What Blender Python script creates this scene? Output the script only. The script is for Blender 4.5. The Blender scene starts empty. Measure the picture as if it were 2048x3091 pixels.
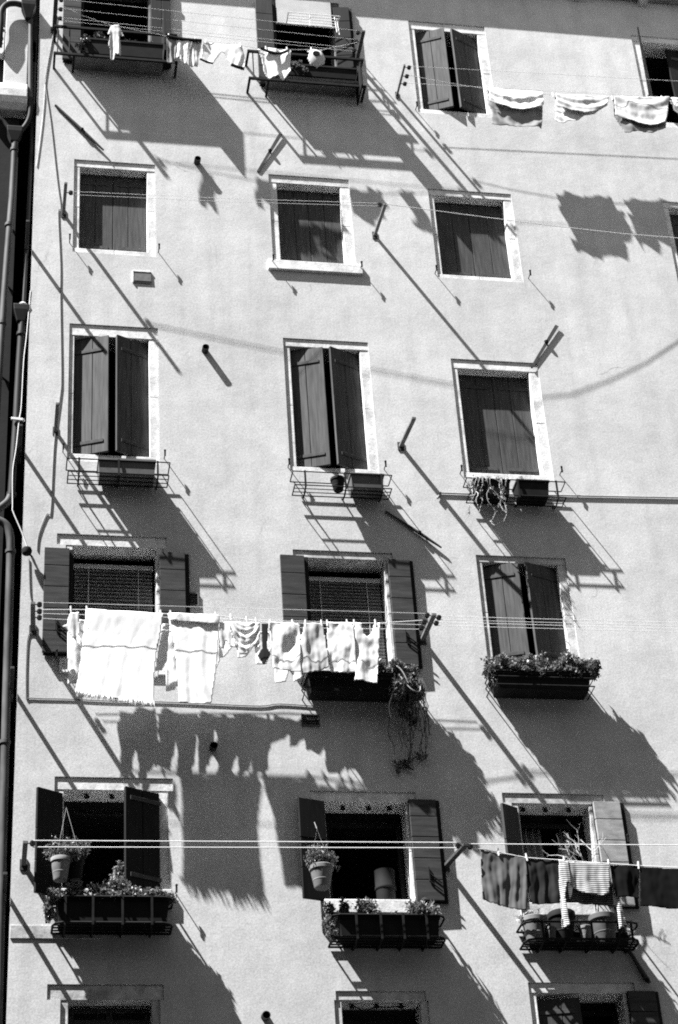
import bpy, math, random
from mathutils import Vector, Matrix, noise

S = bpy.context.scene
C = S.collection

# ------------------------------------------------------------------ camera
cam_data = bpy.data.cameras.new('camera')
cam = bpy.data.objects.new('camera', cam_data)
C.objects.link(cam)
S.camera = cam
cam_data.sensor_fit = 'VERTICAL'
cam_data.sensor_height = 36.0
cam_data.sensor_width = 36.0
cam_data.lens = 6059 / 3091 * 36.0
cam_data.clip_start = 0.1
cam_data.clip_end = 2000
YAW, PITCH, ROLL = 0.2017, 0.5866, -0.0716
fw = Vector((math.sin(YAW) * math.cos(PITCH), math.cos(YAW) * math.cos(PITCH), math.sin(PITCH)))
rt = Vector((math.cos(YAW), -math.sin(YAW), 0))
up = rt.cross(fw)
r_ = math.cos(ROLL) * rt + math.sin(ROLL) * up
u_ = -math.sin(ROLL) * rt + math.cos(ROLL) * up
m = Matrix((r_, u_, -fw)).transposed().to_4x4()
m.translation = (0, -19.0, 1.6)
cam.matrix_world = m

# ------------------------------------------------------------------ sky and sun (black-and-white picture: a neutral sky)
SUN = Vector((2.5, 1.0, -4.25)).normalized()
world = bpy.data.worlds.new('World')
S.world = world
world.use_nodes = True
wn = world.node_tree
sky = wn.nodes.new('ShaderNodeTexSky')
sky.sky_type = 'NISHITA'
sky.sun_disc = False
sky.sun_elevation = math.asin(-SUN.z)
sky.sun_rotation = math.atan2(-SUN.x, -SUN.y)
grey = wn.nodes.new('ShaderNodeRGBToBW')
wn.links.new(sky.outputs[0], grey.inputs[0])
bg = wn.nodes['Background']
wn.links.new(grey.outputs[0], bg.inputs[0])
bg.inputs[1].default_value = 0.05
sun_data = bpy.data.lights.new('sun', 'SUN')
sun_data.energy = 5.0
sun_data.angle = math.radians(0.53)
sun_data.color = (1, 1, 1)
sun = bpy.data.objects.new('sun', sun_data)
C.objects.link(sun)
sun.rotation_euler = SUN.to_track_quat('-Z', 'Y').to_euler()
sun.location = (-10, -10, 40)

S.view_settings.view_transform = 'Standard'
S.view_settings.look = 'None'
S.view_settings.gamma = 1.0
S.view_settings.use_curve_mapping = False
S.view_settings.exposure = 1.85
S.cycles.use_denoising = False      # keeps the fine grain of the film
S.cycles.sample_clamp_indirect = 0.8
S.cycles.max_bounces = 6
S.cycles.diffuse_bounces = 3
S.cycles.filter_width = 1.9
S.cycles.use_adaptive_sampling = False

# ------------------------------------------------------------------ materials (all neutral greys)
def new_mat(name):
    ma = bpy.data.materials.new(name)
    ma.use_nodes = True
    nt = ma.node_tree
    return ma, nt, nt.nodes['Principled BSDF']

def add_noise(nt, scale, detail=4, rough=0.55, vec=None, stretch=None):
    n = nt.nodes.new('ShaderNodeTexNoise')
    n.inputs['Scale'].default_value = scale
    n.inputs['Detail'].default_value = detail
    n.inputs['Roughness'].default_value = rough
    if vec is None:
        vec = nt.nodes.new('ShaderNodeTexCoord').outputs['Object']
    if stretch:
        mp = nt.nodes.new('ShaderNodeMapping')
        mp.inputs['Scale'].default_value = stretch
        nt.links.new(vec, mp.inputs['Vector'])
        vec = mp.outputs[0]
    nt.links.new(vec, n.inputs['Vector'])
    return n.outputs['Fac']

def ramp(nt, fac, stops):
    r = nt.nodes.new('ShaderNodeValToRGB')
    e = r.color_ramp.elements
    while len(e) < len(stops):
        e.new(0.5)
    for el, (p, v) in zip(e, stops):
        el.position = p
        el.color = (v, v, v, 1)
    nt.links.new(fac, r.inputs[0])
    return r.outputs[0]

def mul(nt, a, b, fac=1.0):
    mx = nt.nodes.new('ShaderNodeMixRGB')
    mx.blend_type = 'MULTIPLY'
    mx.inputs[0].default_value = fac
    nt.links.new(a, mx.inputs[1])
    nt.links.new(b, mx.inputs[2])
    return mx.outputs[0]

def bump(nt, bsdf, height, strength, dist, prev=None):
    b = nt.nodes.new('ShaderNodeBump')
    b.inputs['Strength'].default_value = strength
    b.inputs['Distance'].default_value = dist
    nt.links.new(height, b.inputs['Height'])
    if prev is not None:
        nt.links.new(prev, b.inputs['Normal'])
    nt.links.new(b.outputs[0], bsdf.inputs['Normal'])
    return b.outputs[0]

def simple(name, lo, hi, scale=6, rough=0.7, stretch=None, bscale=None, bstr=0.3, bdist=0.004, metal=0.0, detail=5):
    ma, nt, bs = new_mat(name)
    col = ramp(nt, add_noise(nt, scale, detail, 0.6, stretch=stretch), [(0.3, lo), (0.7, hi)])
    nt.links.new(col, bs.inputs['Base Color'])
    bs.inputs['Roughness'].default_value = rough
    bs.inputs['Metallic'].default_value = metal
    bs.inputs['Specular IOR Level'].default_value = 0.12
    if bscale:
        bump(nt, bs, add_noise(nt, bscale, 4, 0.6, stretch=stretch), bstr, bdist)
    return ma

def plaster(name, base, lo, hi):
    ma, nt, bs = new_mat(name)
    big = ramp(nt, add_noise(nt, 0.55, 5, 0.6), [(0.32, 0.86), (0.62, 1.0)])
    med = ramp(nt, add_noise(nt, 3.2, 6, 0.65), [(0.30, 0.84), (0.62, 1.0)])
    streak = ramp(nt, add_noise(nt, 1.0, 5, 0.6, stretch=(4, 1, 0.35)), [(0.30, 0.88), (0.55, 1.0)])
    fine = ramp(nt, add_noise(nt, 46, 3, 0.8), [(0.34, lo), (0.66, hi)])
    # small patches where the paint has flaked and a few hairline cracks
    patch = ramp(nt, add_noise(nt, 5.0, 8, 0.75), [(0.63, 1.0), (0.70, 0.84)])
    vor = nt.nodes.new('ShaderNodeTexVoronoi')
    vor.feature = 'DISTANCE_TO_EDGE'
    vor.inputs['Scale'].default_value = 0.75
    tc = nt.nodes.new('ShaderNodeTexCoord')
    warp = nt.nodes.new('ShaderNodeTexNoise'); warp.inputs['Scale'].default_value = 4; warp.inputs['Detail'].default_value = 6
    mixv = nt.nodes.new('ShaderNodeMixRGB'); mixv.inputs[0].default_value = 0.22
    nt.links.new(tc.outputs['Object'], warp.inputs['Vector'])
    nt.links.new(tc.outputs['Object'], mixv.inputs[1]); nt.links.new(warp.outputs['Color'], mixv.inputs[2])
    nt.links.new(mixv.outputs[0], vor.inputs['Vector'])
    crack = ramp(nt, vor.outputs['Distance'], [(0.0, 0.0), (0.006, 1.0)])
    cmask = ramp(nt, add_noise(nt, 1.1, 3, 0.6), [(0.59, 0.0), (0.67, 0.45)])
    cm = nt.nodes.new('ShaderNodeMixRGB'); cm.inputs[1].default_value = (1, 1, 1, 1)
    nt.links.new(cmask, cm.inputs[0]); nt.links.new(crack, cm.inputs[2])
    col = mul(nt, mul(nt, mul(nt, big, med), mul(nt, streak, fine)), mul(nt, patch, cm.outputs[0]))
    basec = nt.nodes.new('ShaderNodeRGB'); basec.outputs[0].default_value = (base, base, base, 1)
    nt.links.new(mul(nt, col, basec.outputs[0]), bs.inputs['Base Color'])
    bs.inputs['Roughness'].default_value = 0.95
    bs.inputs['Specular IOR Level'].default_value = 0.1
    b1 = bump(nt, bs, add_noise(nt, 1.4, 4, 0.5), 0.16, 0.05)
    b2 = bump(nt, bs, add_noise(nt, 14, 5, 0.6), 0.14, 0.008, b1)
    bump(nt, bs, add_noise(nt, 60, 3, 0.75), 0.22, 0.0040, b2)
    return ma

def stone_mat(name, lo, hi, grime):
    ma, nt, bs = new_mat(name)
    c = ramp(nt, add_noise(nt, 8, 6, 0.65), [(0.3, lo), (0.7, hi)])
    g_ = ramp(nt, add_noise(nt, 3.3, 8, 0.75), [(0.44, 1.0), (0.66, grime)])
    p = ramp(nt, add_noise(nt, 38, 3, 0.7), [(0.30, 0.72), (0.46, 1.0)])
    nt.links.new(mul(nt, mul(nt, c, g_), p), bs.inputs['Base Color'])
    bs.inputs['Roughness'].default_value = 0.9
    bs.inputs['Specular IOR Level'].default_value = 0.1
    b = bump(nt, bs, add_noise(nt, 9, 4, 0.6), 0.25, 0.012)
    bump(nt, bs, add_noise(nt, 45, 4, 0.7), 0.35, 0.006, b)
    return ma

def cloth_mat(name, col, trans=0.2, weave=160):
    ma, nt, bs = new_mat(name)
    c = ramp(nt, add_noise(nt, 9, 4, 0.6), [(0.3, col * 0.90), (0.7, col)])
    nt.links.new(c, bs.inputs['Base Color'])
    bs.inputs['Roughness'].default_value = 0.95
    bs.inputs['Specular IOR Level'].default_value = 0.08
    b = bump(nt, bs, add_noise(nt, 11, 3, 0.5, stretch=(2.2, 1, 0.6)), 0.07, 0.015)
    bump(nt, bs, add_noise(nt, weave, 2, 0.6), 0.15, 0.002, b)
    tr = nt.nodes.new('ShaderNodeBsdfTranslucent')
    nt.links.new(c, tr.inputs[0])
    mx = nt.nodes.new('ShaderNodeMixShader'); mx.inputs[0].default_value = trans
    out = nt.nodes['Material Output']
    nt.links.new(bs.outputs[0], mx.inputs[1]); nt.links.new(tr.outputs[0], mx.inputs[2])
    nt.links.new(mx.outputs[0], out.inputs[0])
    return ma

def stripe_mat(name, a, b, per_m):
    ma = cloth_mat(name, 0.8, 0.15)
    nt = ma.node_tree; bs = nt.nodes['Principled BSDF']
    tc = nt.nodes.new('ShaderNodeTexCoord')
    w = nt.nodes.new('ShaderNodeTexWave'); w.wave_type = 'BANDS'; w.bands_direction = 'Z'
    w.inputs['Scale'].default_value = per_m * 2 * math.pi / 20.0
    w.inputs['Distortion'].default_value = 0.35; w.inputs['Detail'].default_value = 1
    nt.links.new(tc.outputs['Object'], w.inputs['Vector'])
    c = ramp(nt, w.outputs['Fac'], [(0.42, a), (0.58, b)])
    nt.links.new(c, bs.inputs['Base Color'])
    for n in nt.nodes:
        if n.type == 'BSDF_TRANSLUCENT':
            nt.links.new(c, n.inputs[0])
    return ma

def leaf_mat(name, lo, hi):
    ma, nt, bs = new_mat(name)
    c = ramp(nt, add_noise(nt, 35, 2, 0.5), [(0.3, lo), (0.7, hi)])
    nt.links.new(c, bs.inputs['Base Color'])
    bs.inputs['Roughness'].default_value = 0.45
    tr = nt.nodes.new('ShaderNodeBsdfTranslucent'); nt.links.new(c, tr.inputs[0])
    mx = nt.nodes.new('ShaderNodeMixShader'); mx.inputs[0].default_value = 0.2
    out = nt.nodes['Material Output']
    nt.links.new(bs.outputs[0], mx.inputs[1]); nt.links.new(tr.outputs[0], mx.inputs[2])
    nt.links.new(mx.outputs[0], out.inputs[0])
    return ma

M = dict(
    wall=plaster('painted_plaster', 0.74, 0.68, 1.0),
    breast=plaster('white_plaster', 0.72, 0.86, 1.0),
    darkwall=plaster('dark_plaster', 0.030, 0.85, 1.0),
    slab=simple('grey_slab', 0.10, 0.18, 6, 0.9, bscale=30, bstr=0.3, bdist=0.006),
    hanger=simple('dull_wire', 0.2, 0.3, 20, 0.7),
    stone=stone_mat('white_stone', 0.66, 0.86, 0.62),
    oldstone=stone_mat('weathered_stone', 0.40, 0.74, 0.5),
    wood=simple('dark_shutter_paint', 0.030, 0.055, 3, 0.6, (14, 14, 0.7), 40, 0.3, 0.003),
    wood_mid=simple('faded_shutter_paint', 0.036, 0.09, 3, 0.7, (12, 12, 0.8), 40, 0.3, 0.003),
    wood_h=simple('faded_horizontal_boards', 0.028, 0.062, 3, 0.7, (1.2, 6, 9), 40, 0.3, 0.003),
    wood_light=simple('bleached_boards', 0.20, 0.36, 4, 0.8, (2, 6, 5), 30, 0.3, 0.003),
    wood_dark=simple('boards_toned_for_shade', 0.008, 0.016, 3, 0.7, (8, 8, 1), 40, 0.2, 0.003),  # near-black tone puts the shade on these boards into their colour
    arm=simple('weathered_arm', 0.10, 0.20, 8, 0.8, None, 60, 0.3, 0.003),
    iron=simple('black_iron', 0.006, 0.016, 14, 0.8, None, 90, 0.2, 0.002),
    rust=simple('rusty_iron', 0.04, 0.08, 20, 0.8, None, 90, 0.3, 0.002),
    room=simple('unlit_room_black', 0.010, 0.016, 3, 0.9),  # near-black colour stands in for the darkness inside rooms and gap
    pipe=simple('weathered_zinc', 0.04, 0.11, 7, 0.6, (1, 1, 0.3), 40, 0.15, 0.003),
    pipedark=simple('dark_copper', 0.015, 0.035, 7, 0.6, (1, 1, 0.3), 40, 0.15, 0.003),
    rope=simple('white_rope', 0.62, 0.78, 60, 0.8),
    cable=simple('painted_cable', 0.20, 0.28, 30, 0.7),
    cabledark=simple('grey_cable', 0.10, 0.16, 30, 0.7),
    white=simple('white_plastic', 0.70, 0.80, 20, 0.5),
    blind=simple('blind_slat', 0.14, 0.20, 5, 0.5),
    blindwhite=simple('pale_blind', 0.42, 0.52, 6, 0.8, None, 80, 0.2, 0.003),
    terracotta=simple('terracotta', 0.15, 0.24, 9, 0.85, None, 50, 0.25, 0.003),
    boxdark=simple('dark_planter', 0.008, 0.016, 8, 0.8, None, 50, 0.2, 0.003),
    boxmid=simple('brown_planter', 0.09, 0.13, 7, 0.75, None, 50, 0.25, 0.003),
    soil=simple('soil', 0.015, 0.03, 30, 1.0, None, 60, 0.6, 0.01),
    leaf=leaf_mat('leaf_green', 0.05, 0.11),
    leafpale=leaf_mat('leaf_pale', 0.12, 0.24),
    vine=leaf_mat('dry_vine', 0.30, 0.50),
    stem=simple('stem', 0.06, 0.12, 20, 0.8),
    twig=simple('pale_twig', 0.35, 0.5, 20, 0.8),
    cw=cloth_mat('white_cotton', 0.90, 0.18),
    cwt=cloth_mat('white_terry', 0.92, 0.15, 90),
    cg=cloth_mat('pale_grey_cotton', 0.62, 0.15),
    cm=cloth_mat('mid_grey_cotton', 0.26, 0.12),
    cmt=cloth_mat('grey_terry', 0.13, 0.10, 90),
    cd=cloth_mat('charcoal_cotton', 0.028, 0.04),
    cb=cloth_mat('black_cotton', 0.007, 0.02),
    stripe=stripe_mat('striped_jersey', 0.80, 0.08, 46),
    stripe_shade=stripe_mat('striped_jersey_shade', 0.16, 0.012, 46),  # same stripes darkened: shade on the shirt's back put into the colour
    paving=simple('stone_paving', 0.025, 0.05, 2, 0.9),
    roof=simple('roof_timber', 0.20, 0.30, 6, 0.85, None, 30, 0.3, 0.004),
    opp=plaster('street_plaster', 0.12, 0.85, 1.0),
)

# ------------------------------------------------------------------ mesh helpers
def P3(x, y, z):
    return Vector((x, y, z))

class MB:
    def __init__(s):
        s.v = []; s.f = []
    def add(s, vs, fs):
        b = len(s.v)
        s.v.extend(tuple(v) for v in vs)
        s.f.extend(tuple(i + b for i in f) for f in fs)
        return s
    def box(s, x0, x1, y0, y1, z0, z1):
        return s.add([(x0, y0, z0), (x1, y0, z0), (x1, y1, z0), (x0, y1, z0), (x0, y0, z1), (x1, y0, z1), (x1, y1, z1), (x0, y1, z1)],
                     [(3, 2, 1, 0), (4, 5, 6, 7), (0, 1, 5, 4), (1, 2, 6, 5), (2, 3, 7, 6), (3, 0, 4, 7)])
    def obox(s, o, a, b, c):
        o, a, b, c = Vector(o), Vector(a), Vector(b), Vector(c)
        return s.add([o, o + a, o + a + b, o + b, o + c, o + a + c, o + a + b + c, o + b + c],
                     [(3, 2, 1, 0), (4, 5, 6, 7), (0, 1, 5, 4), (1, 2, 6, 5), (2, 3, 7, 6), (3, 0, 4, 7)])
    def tube(s, pts, r, n=6, caps=True):
        pts = [Vector(p) for p in pts]
        rs = r if isinstance(r, (list, tuple)) else [r] * len(pts)
        vs = []; fs = []
        prev = None
        for i, p in enumerate(pts):
            d = (pts[min(i + 1, len(pts) - 1)] - pts[max(i - 1, 0)])
            if d.length < 1e-9: d = Vector((0, 0, 1))
            d.normalize()
            if prev is None:
                a = Vector((0, 0, 1)) if abs(d.z) < 0.9 else Vector((1, 0, 0))
                a = (a - d * a.dot(d)).normalized()
            else:
                a = prev - d * prev.dot(d)
                a = a.normalized() if a.length > 1e-6 else Vector((1, 0, 0))
            prev = a
            b = d.cross(a)
            for k in range(n):
                t = 2 * math.pi * (k + 0.5) / n
                vs.append(p + (a * math.cos(t) + b * math.sin(t)) * rs[i])
        for i in range(len(pts) - 1):
            for k in range(n):
                k2 = (k + 1) % n
                fs.append((i * n + k, i * n + k2, (i + 1) * n + k2, (i + 1) * n + k))
        if caps:
            fs.append(tuple(reversed(range(n))))
            fs.append(tuple(range((len(pts) - 1) * n, len(pts) * n)))
        return s.add(vs, fs)
    def lathe(s, c, prof, n=20):
        c = Vector(c); vs = []; fs = []
        for (r, z) in prof:
            for k in range(n):
                t = 2 * math.pi * k / n
                vs.append(c + Vector((r * math.cos(t), r * math.sin(t), z)))
        for i in range(len(prof) - 1):
            for k in range(n):
                k2 = (k + 1) % n
                fs.append((i * n + k, i * n + k2, (i + 1) * n + k2, (i + 1) * n + k))
        fs.append(tuple(reversed(range(n)))); fs.append(tuple(range((len(prof) - 1) * n, len(prof) * n)))
        return s.add(vs, fs)
    def mesh(s, name):
        me = bpy.data.meshes.new(name)
        me.from_pydata(s.v, [], s.f)
        me.update()
        return me
    def build(s, name, mat, parent=None, smooth=False, bevel=0.0):
        me = s.mesh(name)
        return link(name, me, mat, parent, smooth, bevel)

def link(name, me, mat, parent=None, smooth=False, bevel=0.0):
    if mat and not me.materials:
        me.materials.append(M[mat])
    o = bpy.data.objects.new(name, me)
    C.objects.link(o)
    attach(o, parent)
    if smooth:
        for p in me.polygons: p.use_smooth = True
        try: me.set_sharp_from_angle(angle=math.radians(45))
        except Exception: pass
    if bevel:
        b = o.modifiers.new('bevel', 'BEVEL'); b.width = bevel; b.segments = 2; b.limit_method = 'ANGLE'
    return o

def wloc(o):
    l = Vector(o.location)
    while o.parent is not None:
        o = o.parent; l += Vector(o.location)
    return l

def attach(o, parent, at=None):
    """parent o; the mesh data is written in world metres, so the offset of the parent is taken off again"""
    if parent is not None:
        o.parent = parent
        o.location = (Vector(at) if at is not None else Vector((0, 0, 0))) - wloc(parent)
    elif at is not None:
        o.location = at

def tag(o, label=None, cat=None, group=None, kind=None):
    if label: o['label'] = label
    if cat: o['category'] = cat
    if group: o['group'] = group
    if kind: o['kind'] = kind
    return o

def empty(name, loc, parent=None):
    o = bpy.data.objects.new(name, None)
    C.objects.link(o)
    o.empty_display_size = 0.2
    attach(o, parent, loc)
    return o

def thing(name, loc, label, cat, group=None):
    return tag(empty(name, loc), label, cat, group)

def bez(pts, n=6):
    """smooth curve through points"""
    pts = [Vector(p) for p in pts]; out = []
    for i in range(len(pts) - 1):
        p0 = pts[max(i - 1, 0)]; p1 = pts[i]; p2 = pts[i + 1]; p3 = pts[min(i + 2, len(pts) - 1)]
        for k in range(n):
            t = k / n
            out.append(0.5 * ((2 * p1) + (p2 - p0) * t + (2 * p0 - 5 * p1 + 4 * p2 - p3) * t * t + (3 * p1 - p0 - 3 * p2 + p3) * t ** 3))
    out.append(pts[-1])
    return out

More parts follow.
